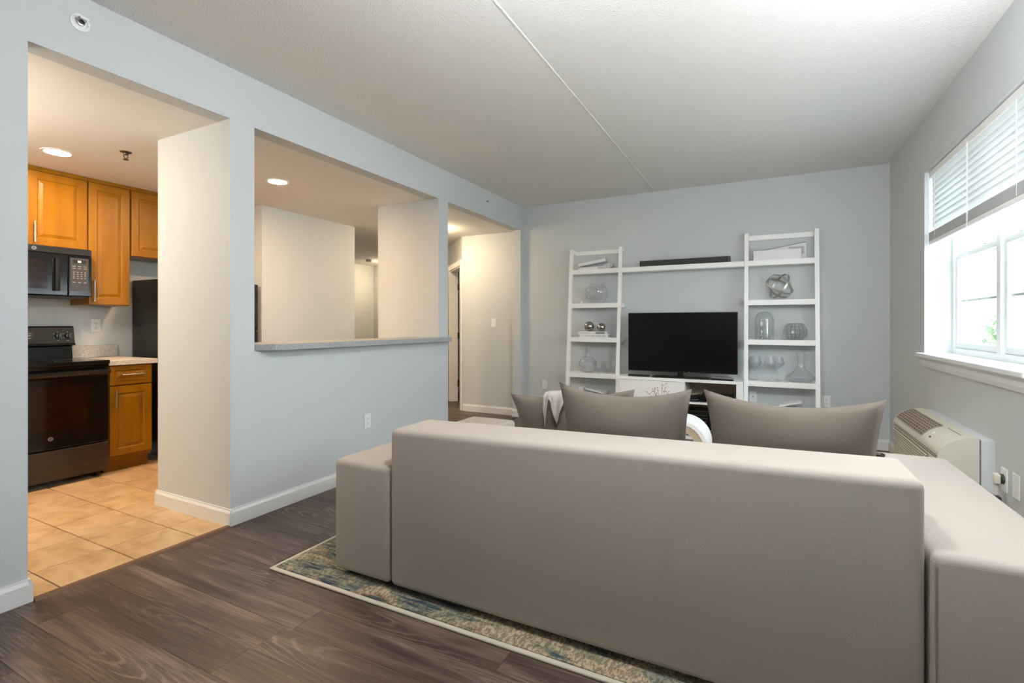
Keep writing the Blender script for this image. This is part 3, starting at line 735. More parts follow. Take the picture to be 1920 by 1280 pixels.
# sprinklers
t = thing('ceiling_sprinkler', 'pendent metal sprinkler head on the kitchen ceiling', 'sprinkler', (-1.22, 1.893, HK))
c = (-1.22, 1.893, HK)
b = nb(); lathe(b, [(0, 0), (0.036, 0), (0.034, -0.004), (0.016, -0.010), (0.014, -0.02), (0, -0.02)], c, 24); obj('escutcheon', b, 'bronze', t)
b = nb(); tube(b, [(c[0], c[1] - 0.012, HK - 0.02), (c[0], c[1] - 0.014, HK - 0.034), (c[0], c[1], HK - 0.052)], 0.003, 6); tube(b, [(c[0], c[1] + 0.012, HK - 0.02), (c[0], c[1] + 0.014, HK - 0.034), (c[0], c[1], HK - 0.052)], 0.003, 6); obj('yoke', b, 'bronze', t)
b = nb(); cyl(b, (c[0], c[1], HK - 0.056), 0.018, 0.003, seg=16); obj('deflector', b, 'bronze', t)
def side_sprinkler(label, y, z, r):
    t = thing('sidewall_sprinkler', label, 'sprinkler', (0, y, z)); c = (0, y, z)
    b = nb(); lathe(b, [(0, 0), (r, 0), (r * 0.97, 0.004), (r * 0.72, 0.007), (r * 0.62, 0.003), (r * 0.40, 0.003), (0, 0.003)], c, 36, 'x'); sm(obj('escutcheon', b, 'plastic_white', t))
    b = nb(); lathe(b, [(r * 0.40, 0.003), (r * 0.40, 0.014), (r * 0.28, 0.016), (r * 0.26, 0.008), (0, 0.008)], c, 24, 'x'); sm(obj('body', b, 'steel', t))
    b = nb(); cyl(b, (0.006, y, z), r * 0.2, 0.006, 'x', 16); obj('orifice', b, 'slot_dark', t)
    b = nb(); 
    for s in (-1, 1): tube(b, [(0.012, y + s * r * 0.3, z + 0.001), (0.032, y + s * r * 0.28, z + r * 0.1), (0.046, y, z + r * 0.16)], r * 0.065, 6)
    obj('yoke', b, 'steel', t)
    b = nb(); bx(b, (0.044, y - r * 0.42, z + r * 0.05), (0.047, y + r * 0.42, z + r * 0.32)); bx(b, (0.018, y - r * 0.42, z + r * 0.30), (0.047, y + r * 0.42, z + r * 0.34)); obj('deflector', b, 'plastic_white', t)
side_sprinkler('white sidewall sprinkler above the kitchen doorway', 1.140, 2.615, 0.040)
side_sprinkler('small sidewall sprinkler above the hall opening', 4.916, 2.61, 0.024)

# outlets and switches
def plate(name, label, cat, p, n, kind, group='white wall outlets'):
    """p centre on the wall, n = '+x', '-x' or '-y' the way it faces"""
    t = thing(name, label, cat, p, group)
    s = {'+x': (1, 0), '-x': (-1, 0), '-y': (0, -1)}[n]
    def pb(u0, u1, z0, z1, d0, d1, bev=0.0):
        if s[0]:
            xa, xb = sorted((p[0] + s[0] * d0, p[0] + s[0] * d1)); return box((xa, p[1] + u0, p[2] + z0), (xb, p[1] + u1, p[2] + z1), bev, 2)
        ya, yb = sorted((p[1] - d0, p[1] - d1)); return box((p[0] + u0, ya, p[2] + z0), (p[0] + u1, yb, p[2] + z1), bev, 2)
    obj('cover_plate', pb(-0.036, 0.036, -0.058, 0.058, 0.0003, 0.006, 0.003), 'plastic_white', t)
    if kind == 'outlet':
        f = obj('receptacle', pb(-0.017, 0.017, -0.034, 0.034, 0.006, 0.0085, 0.002), 'plastic_white', t)
        for zz in (-0.018, 0.018):
            for u in (-0.006, 0.006): obj('slot', pb(u - 0.0012, u + 0.0012, zz - 0.002, zz + 0.006, 0.0085, 0.0089), 'slot_dark', f)
            obj('ground_hole', pb(-0.0022, 0.0022, zz - 0.010, zz - 0.0055, 0.0085, 0.0089), 'slot_dark', f)
    elif kind == 'switch':
        obj('toggle', pb(-0.005, 0.005, -0.004, 0.012, 0.006, 0.016, 0.002), 'plastic_white', t)
    elif kind == 'jack':
        obj('jack', pb(-0.006, 0.006, -0.004, 0.004, 0.006, 0.007), 'slot_dark', t)
    return t
plate('wall_outlet', 'white duplex outlet low on the wall under the pass-through', 'outlet', (0, 3.014, 0.432), '+x', 'outlet')
plate('wall_outlet', 'white duplex outlet on the television wall near the hall corner', 'outlet', (0.318, YB, 0.436), '-y', 'outlet')
plate('wall_outlet', 'white duplex outlet just right of the tall shelf with wine glasses', 'outlet', (3.385, YB, 0.435), '-y', 'outlet')
plate('wall_outlet', 'white duplex outlet above the kitchen worktop', 'outlet', (XK, 2.250, 1.195), '+x', 'outlet')
plate('jack_plate', 'white cable jack plate behind the shelf with wine glasses', 'wall plate', (2.722, YB, 0.440), '-y', 'jack', 'white wall plates')
plate('light_switch', 'white toggle light switch on the hall wall', 'switch', (-0.438, YB, 1.229), '-y', 'switch', 'wall switches')
plate('wall_plate', 'blank white wall plate beside the air conditioner plug', 'wall plate', (XR, 3.155, 0.445), '-x', 'blank', 'white wall plates')
o = plate('power_outlet', 'white outlet plate holding the air conditioner plug', 'outlet', (XR, 3.285, 0.440), '-x', 'blank')

# ------------------------------------------------------------------ air conditioner
t = thing('wall_air_conditioner', 'beige through-wall air conditioner with brown top grille under the window', 'air conditioner', (3.78, 3.92, 0.15))
ya, yb = 3.415, 4.47; xs = 3.842
obj('wall_sleeve', box((xs + 0.004, ya - 0.01, 0.14), (XR, yb + 0.02, 0.605)), 'wall_paint', t)
prof = [(xs, 0.17), (3.690, 0.17), (3.682, 0.20), (3.672, 0.500), (3.674, 0.516), (3.684, 0.536), (3.700, 0.556), (3.722, 0.575), (3.750, 0.591), (3.780, 0.602), (3.812, 0.609), (xs, 0.611)]
b = nb(); prism(b, prof, 'y', ya + 0.012, yb - 0.012); sm(obj('cover', b, 'ac_beige', t), 30)
ctr = (3.78, 0.42)
big = [(ctr[0] + (p[0] - ctr[0]) * (1.016 if p[0] < xs - 0.001 else 1), ctr[1] + (p[1] - ctr[1]) * 1.012) for p in prof]
for y0_, y1_ in ((ya, ya + 0.013), (yb - 0.013, yb)): b = nb(); prism(b, big, 'y', y0_, y1_); obj('end_cap', b, 'ac_beige', t)
b = nb(); bx(b, (xs, ya + 0.004, 0.16), (xs + 0.004, yb - 0.004, 0.600)); obj('gasket', b, 'rubber', t)
top = prof[4:]     # the curved top, front to back
def along(u):      # arc parameter 0..1 over the curved top -> point, normal
    L = [0]
    for p, q in zip(top, top[1:]): L.append(L[-1] + math.hypot(q[0] - p[0], q[1] - p[1]))
    s = u * L[-1]
    for i in range(len(top) - 1):
        if s <= L[i + 1] + 1e-9:
            f = (s - L[i]) / (L[i + 1] - L[i]); p, q = top[i], top[i + 1]
            d = Vector((q[0] - p[0], q[1] - p[1])).normalized()
            return Vector((p[0] + (q[0] - p[0]) * f, p[1] + (q[1] - p[1]) * f)), Vector((-d.y, d.x))
def strip(bm, u0, u1, y0_, y1_, h0, h1, n=8):
    """slab lying on the curved top between arc parameters and y range"""
    for i in range(n):
        a, na = along(u0 + (u1 - u0) * i / n); c_, nc = along(u0 + (u1 - u0) * (i + 1) / n)
        q = [a + na * h0, c_ + nc * h0, c_ + nc * h1, a + na * h1]
        prism(bm, [(p.x, p.y) for p in q], 'y', y0_, y1_)
U0, U1, Y0, Y1 = 0.13, 0.70, 3.79, 4.44
b = nb(); strip(b, U0, U1, Y0, Y1, 0.0003, 0.0014); gr = obj('grille', b, 'ac_dark', t)
b = nb()
for k in range(8): u = U0 + (U1 - U0) * k / 7; strip(b, u - 0.018, u + 0.018, Y0, Y1, 0.001, 0.006, 1)
for k in range(14): yy = Y0 + (Y1 - Y0) * k / 13; strip(b, U0, U1, yy - 0.0065, yy + 0.0065, 0.001, 0.0055, 7)
obj('grille_bars', b, 'ac_grille', gr)
b = nb(); strip(b, 0.74, 0.755, 3.50, 3.72, 0.0003, 0.0012, 1); obj('flap_seam', b, 'ac_dark', t)
b = nb(); strip(b, 0.20, 0.25, 3.665, 3.690, 0.0003, 0.0012, 1); obj('mark', b, 'slot_dark', t)
b = nb(); strip(b, 0.34, 0.42, 3.685, 3.715, 0.0003, 0.0015, 1); obj('sticker', b, 'plastic_white', t)
for z in (0.497, 0.485): obj('front_groove', box((3.6705, ya + 0.02, z - 0.0015), (3.676, yb - 0.02, z + 0.0015)), 'ac_dark', t)
obj('louvre_shade', box((3.6706, ya + 0.19, 0.185), (3.676, yb - 0.025, 0.470)), 'ac_grille', t)  # raised darker plate standing in for the shade between louvres
for k in range(16):
    z = 0.452 - k * 0.0165
    b = nb(); prism(b, [(3.672, z + 0.001), (3.664, z + 0.003), (3.664, z + 0.006), (3.672, z + 0.009)], 'y', ya + 0.20, yb - 0.03); obj('louvre', b, 'ac_beige', t)
# plug and cord
t = thing('power_plug', 'beige angled plug with cord of the air conditioner', 'plug', (3.87, 3.292, 0.40))
b = nb(); bx(b, (3.855, 3.268, 0.415), (3.882, 3.312, 0.468), 0.010, 3); obj('plug_body', b, 'plug', t)
b = nb(); lathe(b, [(0, 0), (0.024, 0), (0.024, 0.012), (0, 0.012)], (3.882, 3.290, 0.443), 20, 'x'); obj('plug_face', b, 'rubber', t)
b = nb(); tube(b, [(3.868, 3.290, 0.418), (3.868, 3.291, 0.385), (3.868, 3.292, 0.36)], [0.010, 0.0085, 0.007], 10); obj('strain_relief', b, 'plug', t)
obj('cord_collar', box((3.852, 3.270, 0.318), (3.884, 3.314, 0.356), 0.006, 2), 'keypad_grey', t)
b = nb(); tube(b, [(3.868, 3.292, 0.318), (3.868, 3.30, 0.20), (3.872, 3.35, 0.08), (3.874, 3.45, 0.03), (3.874, 3.60, 0.10), (3.872, 3.62, 0.14)], 0.005, 8); obj('cord', b, 'plug', t)

# ------------------------------------------------------------------ rug
t = thing('area_rug', 'distressed beige, teal and navy rug with cream border under the sofa', 'rug', (2.2, 2.9, 0))
rx0, rx1, ry0, ry1 = 0.68, 3.74, 1.625, 4.15
obj('pile', box((rx0 + 0.022, ry0 + 0.022, 0.0005), (rx1 - 0.022, ry1 - 0.022, 0.013)), 'rug_pile', t, (rx0, ry0, 0))
b = nb()
bx(b, (rx0, ry0, 0.0005), (rx1, ry0 + 0.022, 0.011), 0.003, 1); bx(b, (rx0, ry1 - 0.022, 0.0005), (rx1, ry1, 0.011), 0.003, 1)
bx(b, (rx0, ry0 + 0.02, 0.0005), (rx0 + 0.022, ry1 - 0.02, 0.011), 0.003, 1); bx(b, (rx1 - 0.022, ry0 + 0.02, 0.0005), (rx1, ry1 - 0.02, 0.011), 0.003, 1)
obj('binding', b, 'rug_binding', t)

# ------------------------------------------------------------------ sofa
t = thing('sofa', 'large light taupe linen sofa seen from behind on the rug', 'sofa', (2.3, 2.3, 0.013))
def soft(a, b_, r=0.035): return box(a, b_, r, 4)
bk_ = soft((1.352, 1.725, 0.035), (3.246, 2.015, 0.755), 0.028)
for v in bk_.verts:
    if v.co.z > 0.4: v.co.z += -0.018 + 0.038 * (v.co.x - 1.352) / 1.894
sm(obj('back', bk_, 'sofa_fabric', t), 80)
for nm, a, b_ in (('arm', (1.005, 1.728, 0.035), (1.347, 3.0, 0.562)), ('arm', (3.251, 1.728, 0.035), (3.610, 3.0, 0.583))):
    sm(obj(nm, soft(a, b_, 0.028), 'sofa_fabric', t), 80)
obj('base', soft((1.349, 2.02, 0.045), (3.249, 2.98, 0.245), 0.015), 'sofa_fabric', t)
for x0, x1 in ((1.351, 2.297), (2.302, 3.247)): sm(obj('seat_cushion', soft((x0, 2.02, 0.247), (x1, 3.01, 0.43), 0.04), 'sofa_fabric', t), 80)
b = nb(); tube(b, [(3.262, 1.7268, 0.05), (3.262, 1.7268, 0.56)], 0.0022, 6); obj('seam', b, 'sofa_fabric', t)
for x in (1.10, 3.50):
    for y in (1.80, 2.90): obj('foot', box((x - 0.03, y - 0.03, 0.0135), (x + 0.03, y + 0.03, 0.04)), 'black_satin', t)
def pillow(label, x, y, z, w, h, th, lean, roll=0.0, yaw=0.0, seed=0, sag=0.05):
    n = 22; bm = nb(); g = {}; rnd = random.Random(seed)
    ph = [rnd.random() * 6 for _ in range(4)]
    for side in (-1, 1):
        for i in range(n + 1):
            for j in range(n + 1):
                u, v = -1 + 2 * i / n, -1 + 2 * j / n
                edge = i in (0, n) or j in (0, n)
                if edge and side == 1: g[(1, i, j)] = g[(-1, i, j)]; continue
                px = w / 2 * u * (1 - 0.10 * (1 - v * v)); pz = h / 2 * v * (1 - (sag / h * 2 if v > 0 else 0.05) * (1 - u * u))
                thk = th / 2 * ((1 - u ** 2) ** 0.55) * ((1 - v ** 2) ** 0.55)
                thk *= 1 + 0.07 * math.sin(3 * u + 2 * v + ph[0]) + 0.05 * math.sin(5 * v - 2 * u + ph[1])
                if side == -1: thk -= 0.010 * math.exp(-((u + 0.42 - 0.12 * v) / 0.05) ** 2) * (1 - v * v)
                g[(side, i, j)] = bm.verts.new((px, side * thk, pz + h / 2))
        for i in range(n):
            for j in range(n):
                q = [g[(side, i, j)], g[(side, i + 1, j)], g[(side, i + 1, j + 1)], g[(side, i, j + 1)]]
                bm.faces.new(q if side == -1 else q[::-1])
    me = bpy.data.meshes.new('throw_pillow'); bm.to_mesh(me); bm.free()
    for p in me.polygons: p.use_smooth = True
    me.materials.append(M['pillow_fabric'])
    o = bpy.data.objects.new('throw_pillow', me); C.objects.link(o); o.location = (x, y, z); o.rotation_euler = (lean, roll, yaw)
    WL[o.name] = Vector((x, y, z))
    return tag(o, label, 'pillow', 'taupe throw pillows on the sofa')
pillow('taupe pillow in the middle of the sofa, with a diagonal crease', 2.297, 2.185, 0.432, 0.572, 0.515, 0.17, R(7), 0, R(2), 1)
pillow('taupe pillow at the window end of the sofa', 2.930, 2.190, 0.434, 0.598, 0.515, 0.17, R(7), 0, R(-1), 2)
pillow('taupe pillow nearest the kitchen, tucked behind the middle pillow', 2.00, 2.43, 0.468, 0.67, 0.402, 0.15, R(8), R(-5.5), 0, 3, 0.03)
# pale cloth draped over the pillow behind
def throw_cloth():
    bm = nb(); xs_ = [1.852 + 0.0042 * i for i in range(30)]; grid = []
    top = 0.855
    for i, x in enumerate(xs_):
        col = []; f = i / 29
        ln = 0.015 + max(0.15 * max(0, 1 - abs(f - 0.10) / 0.16), 0.135 * max(0, 1 - abs(f - 0.62) / 0.36))   # two pointed hanging folds
        zt = top + (x - 1.90) * 0.095
        for k in range(13):
            s = k / 12
            wv_ = 0.006 * math.sin(f * 22)
            if s < 0.55: q = s / 0.55; p = (x, 2.292 + 0.012 * q + wv_ * (1 - q), zt - ln * (1 - q) ** 1.0)
            elif s < 0.7: q = (s - 0.55) / 0.15; p = (x, 2.304 + 0.105 * q, zt + 0.010 * math.sin(q * 3.14))
            else: q = (s - 0.7) / 0.3; p = (x, 2.409 + 0.075 * q, zt - 0.09 * q)
            col.append(bm.verts.new(p))
        grid.append(col)
    for a, b_ in zip(grid, grid[1:]):
        for k in range(12): bm.faces.new((a[k], a[k + 1], b_[k + 1], b_[k]))
    o = obj('throw_blanket', bm, 'throw_cloth', None, (1.94, 2.36, 0.75), True)
    md = o.modifiers.new('thickness', 'SOLIDIFY'); md.thickness = 0.004
    tag(o, 'pale cloth draped over the pillow nearest the kitchen', 'blanket')
throw_cloth()
b = nb(); lathe(b, [(0, 0), (0.014, 0), (0.022, 0.006), (0.024, 0.016), (0.021, 0.016), (0.017, 0.008), (0, 0.006)], (3.325, 2.86, 0.5835), 28)
sm(tag(obj('wooden_dish', b, 'dark_wood', None, (3.325, 2.86, 0.5835)), 'small dark wooden dish on the window-side sofa arm', 'dish'))

# ------------------------------------------------------------------ arched coffee table with berries
t = thing('coffee_table', 'low white coffee table with rounded arch ends and tan edges', 'table', (2.08, 4.1, 0.013))
tx0, tx1, th_, rr = 1.66, 2.47, 0.485, 0.20
def arch(x0, x1, top_, r, n=12):
    pts = [(x0, 0.0135)]
    pts += [(x0 + r - r * math.cos(math.pi / 2 * i / n), top_ - r + r * math.sin(math.pi / 2 * i / n)) for i in range(n + 1)]
    pts += [(x1 - r + r * math.sin(math.pi / 2 * i / n), top_ - r + r * math.cos(math.pi / 2 * i / n)) for i in range(n + 1)]
    return pts + [(x1, 0.0135)]
def band(bm, outer, inner, y0_, y1_):
    A = [[bm.verts.new((p[0], yy, p[1])) for p in L] for yy in (y0_, y1_) for L in (outer, inner)]   # out0,in0,out1,in1
    n = len(outer)
    for i in range(n - 1):
        bm.faces.new((A[0][i], A[0][i + 1], A[1][i + 1], A[1][i])); bm.faces.new((A[2][i], A[3][i], A[3][i + 1], A[2][i + 1]))
        bm.faces.new((A[0][i], A[2][i], A[2][i + 1], A[0][i + 1])); bm.faces.new((A[1][i], A[1][i + 1], A[3][i + 1], A[3][i]))
    for i in (0, n - 1): bm.faces.new((A[0][i], A[1][i], A[3][i], A[2][i]))
    return fixn(bm)
sm(obj('shell', band(nb(), arch(tx0, tx1, th_, rr), arch(tx0 + 0.03, tx1 - 0.03, th_ - 0.03, rr - 0.03), 3.90, 4.22), 'shelf_white', t), 40)
sm(obj('lining', band(nb(), arch(tx0 + 0.0305, tx1 - 0.0305, th_ - 0.0305, rr - 0.0305), arch(tx0 + 0.085, tx1 - 0.085, th_ - 0.085, rr - 0.085), 3.905, 4.215), 'tan_edge', t), 40)
t = thing('berry_vase', 'small white vase of red berry twigs on the coffee table', 'vase', (2.10, 4.08, 0.4855))
b = nb(); lathe(b, [(0, 0), (0.035, 0), (0.05, 0.03), (0.045, 0.06), (0.022, 0.085), (0.025, 0.10), (0.020, 0.098), (0.018, 0.085), (0.035, 0.05), (0, 0.01)], (2.10, 4.08, 0.4855), 28); obj('vase', b, 'ceramic', t, smooth=True)
rnd = random.Random(11)
for (dx, dz, br) in ((-0.115, 0.155, 0), (-0.07, 0.18, 1), (-0.025, 0.20, 1), (0.012, 0.225, 1), (0.035, 0.20, 0), (0.06, 0.17, 1), (-0.045, 0.14, 0)):
    base_ = Vector((2.10, 4.08, 0.57)); tip = Vector((2.105 + dx, 4.08 + rnd.uniform(-0.04, 0.04), 0.505 + dz))
    mid = base_.lerp(tip, 0.5) + Vector((dx * 0.15, 0, 0.01))
    b = nb(); tube(b, [base_, mid, tip], [0.0018, 0.0014, 0.001], 5); tw = obj('twig', b, 'twig', t)
    tips = [tip, mid.lerp(tip, 0.55)]
    for k in range(1):
        s = mid.lerp(tip, rnd.uniform(0.2, 0.8)); e = s + Vector((rnd.uniform(-0.035, 0.035), rnd.uniform(-0.02, 0.02), rnd.uniform(0.01, 0.035)))
        b = nb(); tube(b, [s, e], 0.0009, 4); obj('twig', b, 'twig', t); tips.append(e)
    for p in tips: b = nb(); sphere(b, p, 0.0038, 8, 6); obj('berry', b, 'berry_red', t, smooth=True)

# ------------------------------------------------------------------ leaning shelves, console
def yf(z): return 5.55 + 0.19 * z / 2.1
SZ = [1.868, 1.458, 1.052, 0.632, 0.215]; TH = 0.054; YS = YB - 0.004
def ladder(label, x0, x1, z_top):
    t = thing('leaning_bookshelf', label, 'shelf', ((x0 + x1) / 2, 5.7, 0), 'white leaning ladder bookshelves')
    w = 0.038
    for xa in (x0, x1 - w):
        b = nb(); d = 0.045
        hexa(b, [(xa, yf(0), 0.001), (xa + w, yf(0), 0.001), (xa + w, yf(0) + d, 0.001), (xa, yf(0) + d, 0.001),
                 (xa, yf(z_top), z_top), (xa + w, yf(z_top), z_top), (xa + w, yf(z_top) + d, z_top), (xa, yf(z_top) + d, z_top)])
        obj('post', fixn(b), 'shelf_white', t)
        obj('wall_bracket', box((xa, yf(z_top) + 0.044, z_top - 0.048), (xa + w, YS, z_top)), 'shelf_white', t)
    obj('top_rail', box((x0 + w, YS - 0.022, z_top - 0.062), (x1 - w, YS, z_top - 0.012)), 'shelf_white', t)
    for z in SZ: obj('shelf', box((x0 + 0.001, yf(z) + 0.002, z - TH), (x1 - 0.001, YS, z), 0.002, 1), 'shelf_white', t)
    return t
LX0, LX1, RX0, RX1 = 0.704, 1.350, 2.645, 3.312
ladder('white leaning ladder bookshelf near the hall, holding the round grey vase', LX0, LX1, 2.118)
ladder('white leaning ladder bookshelf near the window, holding the wine glasses', RX0, RX1, 2.156)
b = box((LX1 + 0.001, yf(1.87) + 0.004, 1.868 - TH), (RX0 - 0.001, YS, 1.868), 0.002, 1)
tag(obj('bridge_shelf', b, 'shelf_white', None, (2.0, 5.78, 1.84)), 'long white shelf bridging the two ladder bookshelves above the television', 'shelf')
t = thing('media_console', 'low white media console under the television', 'console', (2.0, 5.65, 0))
cy0, cy1 = 5.485, YS; ka, kb = LX1 + 0.004, RX0 - 0.004; cz = 0.630
obj('top', box((ka, cy0, cz - 0.030), (kb, cy1, cz), 0.002, 1), 'shelf_white', t)
obj('side', box((ka, cy0 + 0.004, 0.03), (ka + 0.03, cy1, cz - 0.03)), 'shelf_white', t)
obj('side', box((kb - 0.062, cy0 + 0.004, 0.03), (kb, cy1, cz - 0.03)), 'shelf_white', t)
obj('divider', box((2.058, cy0 + 0.006, 0.03), (2.084, cy1, cz - 0.03)), 'shelf_white', t)
obj('back_panel', box((ka + 0.03, cy1 - 0.012, 0.03), (kb - 0.062, cy1, cz - 0.03)), 'tan_edge', t)
obj('shelf', box((2.084, cy0 + 0.012, 0.372), (kb - 0.062, cy1 - 0.012, 0.392)), 'shelf_white', t)
obj('bottom_panel', box((ka, cy0 + 0.004, 0.001), (kb, cy1, 0.03)), 'shelf_white', t)
obj('door', box((ka + 0.032, cy0 - 0.012, 0.035), (2.082, cy0 + 0.006, cz - 0.034), 0.002, 1), 'shelf_white', t)

# television and the things on the console
t = thing('television', 'wide flat black television on the white console', 'television', (2.03, 5.62, cz))
vx0, vx1, vz0, vz1, vy = 1.462, 2.588, 0.690, 1.336, 5.58
obj('housing', box((vx0, vy, vz0), (vx1, vy + 0.035, vz1), 0.004, 1), 'black_satin', t)
obj('screen_panel', box((vx0 + 0.008, vy - 0.0015, vz0 + 0.012), (vx1 - 0.008, vy + 0.001, vz1 - 0.008)), 'screen', t)
obj('rear_bulge', box((vx0 + 0.25, vy + 0.034, vz0 + 0.06), (vx1 - 0.25, vy + 0.075, vz1 - 0.2), 0.02, 2), 'black_satin', t)
obj('neck', box((1.995, vy + 0.005, cz + 0.012), (2.055, vy + 0.03, vz0 + 0.03)), 'black_gloss', t)
obj('stand_base', box((1.735, 5.515, cz + 0.0005), (2.325, 5.69, cz + 0.013), 0.004, 2), 'black_satin', t)
b = nb(); sphere(b, (2.115, vy - 0.001, vz0 + 0.004), 0.006, 10, 6); obj('standby_light', b, 'steel', t)
t = thing('remote_control', 'black remote control lying on the console beside the television stand', 'remote', (2.37, 5.525, cz + 0.001))
b = nb(); hexa(b, [(2.334, 5.522, cz + 0.001), (2.548, 5.489, cz + 0.001), (2.554, 5.526, cz + 0.001), (2.340, 5.559, cz + 0.001), (2.334, 5.522, cz + 0.017), (2.548, 5.489, cz + 0.017), (2.554, 5.526, cz + 0.017), (2.340, 5.559, cz + 0.017)])
bmesh.ops.bevel(b, geom=b.edges[:], offset=0.003, segments=1, affect='EDGES'); obj('case', fixn(b), 'black_satin', t)
b = nb()
for k in range(9):
    for j in (-1, 0, 1):
        p = Vector((2.347 + k * 0.0235, 5.5385 - k * 0.0036 + j * 0.009, cz + 0.0165)); cyl(b, tuple(p), 0.003, 0.002, seg=8)
o = obj('buttons', b, 'keypad_grey', t); o['kind'] = 'stuff'
t = thing('media_player', 'thin black media player box under the left half of the television', 'media player', (1.59, 5.56, cz))
obj('case', box((1.475, 5.52, cz + 0.003), (1.705, 5.60, cz + 0.020), 0.003, 2), 'black_satin', t)
obj('front_strip', box((1.48, 5.5185, cz + 0.007), (1.70, 5.5205, cz + 0.013)), 'keypad_grey', t)
for xx in (1.49, 1.69): obj('foot', box((xx - 0.006, 5.53, cz + 0.0005), (xx + 0.006, 5.59, cz + 0.004)), 'rubber', t)
t = thing('soundbar', 'long charcoal soundbar on the bridge shelf above the television', 'soundbar', (2.03, 5.78, 1.868))
obj('body', box((1.552, 5.745, 1.8695), (2.508, 5.83, 1.934), 0.005, 2), 'dark_grey', t)
obj('grille_cloth', box((1.566, 5.742, 1.8745), (2.494, 5.747, 1.929), 0.002, 1), 'speaker_cloth', t)
for xx in (1.555, 2.494): obj('end_cap', box((xx, 5.741, 1.8695), (xx + 0.011, 5.748, 1.933)), 'black_satin', t)
for xx in (1.65, 2.41): obj('foot', box((xx - 0.02, 5.76, 1.8682), (xx + 0.02, 5.82, 1.870)), 'rubber', t)
# dark equipment in the console compartments
t = thing('receiver_box', 'black receiver box on the upper console compartment', 'receiver', (2.38, 5.62, 0.392))
obj('case', box((2.23, 5.535, 0.395), (2.545, 5.80, 0.462), 0.003, 1), 'black_satin', t)
obj('front_panel', box((2.233, 5.532, 0.398), (2.542, 5.536, 0.459)), 'black_gloss', t)
obj('label_strip', box((2.44, 5.531, 0.446), (2.475, 5.5325, 0.452)), 'mark_white', t)
for xx in (2.26, 2.51): obj('foot', box((xx - 0.015, 5.56, 0.3922), (xx + 0.015, 5.78, 0.3955)), 'rubber', t)
t = thing('magazine_stack', 'dark curled magazines beside the receiver box in the console', 'magazines', (2.15, 5.60, 0.392))
for k, (dz, dx, lift) in enumerate(((0.0, 0.0, 0.0), (0.013, 0.004, 0.006), (0.027, -0.002, 0.014))):
    b = nb(); n = 8; pr = []
    for i in range(n + 1): pr.append((2.096 + dx + 0.118 * i / n, 0.3925 + dz + lift * (i / n) ** 2 * 1.5))
    pr2 = [(p[0], p[1] + 0.011) for p in pr]; prism(b, pr + pr2[::-1], 'y', 5.52 + 0.004 * k, 5.76); obj('magazine', b, ('black_satin', 'dark_grey', 'black_satin')[k], t)
t = thing('game_console', 'glossy black console box in the lower compartment', 'game console', (2.25, 5.62, 0.03))
obj('case', box((2.100, 5.530, 0.033), (2.40, 5.80, 0.300), 0.006, 2), 'black_gloss', t)
for k in range(7): obj('vent_slot', box((2.11, 5.5285, 0.07 + k * 0.03), (2.30, 5.5305, 0.076 + k * 0.03)), 'dark_grey', t)
for k in range(5): obj('port', box((2.335, 5.528, 0.10 + k * 0.034), (2.352, 5.5305, 0.108 + k * 0.034)), 'steel', t)
obj('foot_strip', box((2.12, 5.56, 0.0302), (2.38, 5.78, 0.0335)), 'rubber', t)
t = thing('device_box', 'small white box on the floor of the lower console compartment', 'box', (2.48, 5.60, 0.03))
obj('case', box((2.420, 5.52, 0.0305), (2.535, 5.66, 0.145), 0.008, 2), 'plastic_white', t)
obj('dark_face', box((2.435, 5.5185, 0.06), (2.52, 5.5205, 0.125), 0.002, 1), 'black_gloss', t)

# ------------------------------------------------------------------ books
def book(label, p, w, d, h, rotz=0.0, tilt=0.0, m='book_white', group='white books on the ladder shelves'):
    """lying book, spine towards the room; p = centre of its base, tilt lifts one end"""
    t = thing('book', label, 'book', p, group); b = nb()
    X0, X1, Y0_, Y1_ = p[0] - w / 2, p[0] + w / 2, p[1] - d / 2, p[1] + d / 2
    bx(b, (X0, Y0_, p[2]), (X1, Y1_, p[2] + 0.0025)); bx(b, (X0, Y0_, p[2] + h - 0.0025), (X1, Y1_, p[2] + h)); bx(b, (X0, Y0_ - 0.001, p[2]), (X1, Y0_ + 0.003, p[2] + h), 0.001, 1)
    obj('cover', b, m, t)
    obj('pages', box((X0 + 0.004, Y0_ + 0.003, p[2] + 0.0025), (X1 - 0.004, Y1_ - 0.004, p[2] + h - 0.0025)), 'book_grey', t)
    t.rotation_euler = (0, tilt, rotz)
    return t
z = SZ[2]
bk1 = book('white book lettered RUN FOR YOUR LIFE on the ladder shelf', (1.030, 5.735, z + 0.0005), 0.350, 0.15, 0.037)
text('spine_lettering', 'RUN FOR YOUR LIFE', 0.026, 'ink_grey', bk1, (1.055, 5.735 - 0.0765, z + 0.0185), (R(90), 0, 0), 0.235)
bk2 = book('thinner white book with grey spine patch lying on top of the lettered book', (1.012, 5.74, z + 0.038), 0.360, 0.15, 0.033)
obj('spine_patch', box((1.055, 5.6630, z + 0.043), (1.165, 5.6645, z + 0.066)), 'ink_grey', bk2)
obj('spine_marks', box((0.860, 5.6630, z + 0.050), (0.985, 5.6645, z + 0.058)), 'book_grey', bk2)
def ball(label, p, r):
    b = nb(); sphere(b, (p[0], p[1], p[2] + r), r, 28, 18); tag(obj('glass_ball', b, 'mercury_glass', None, p, True), label, 'ball', 'silvery mercury-glass balls')
ball('larger silvery mercury-glass ball on the stacked books', (0.952, 5.735, z + 0.0715), 0.060)
ball('smaller silvery mercury-glass ball on the stacked books', (1.103, 5.735, z + 0.0715), 0.050)
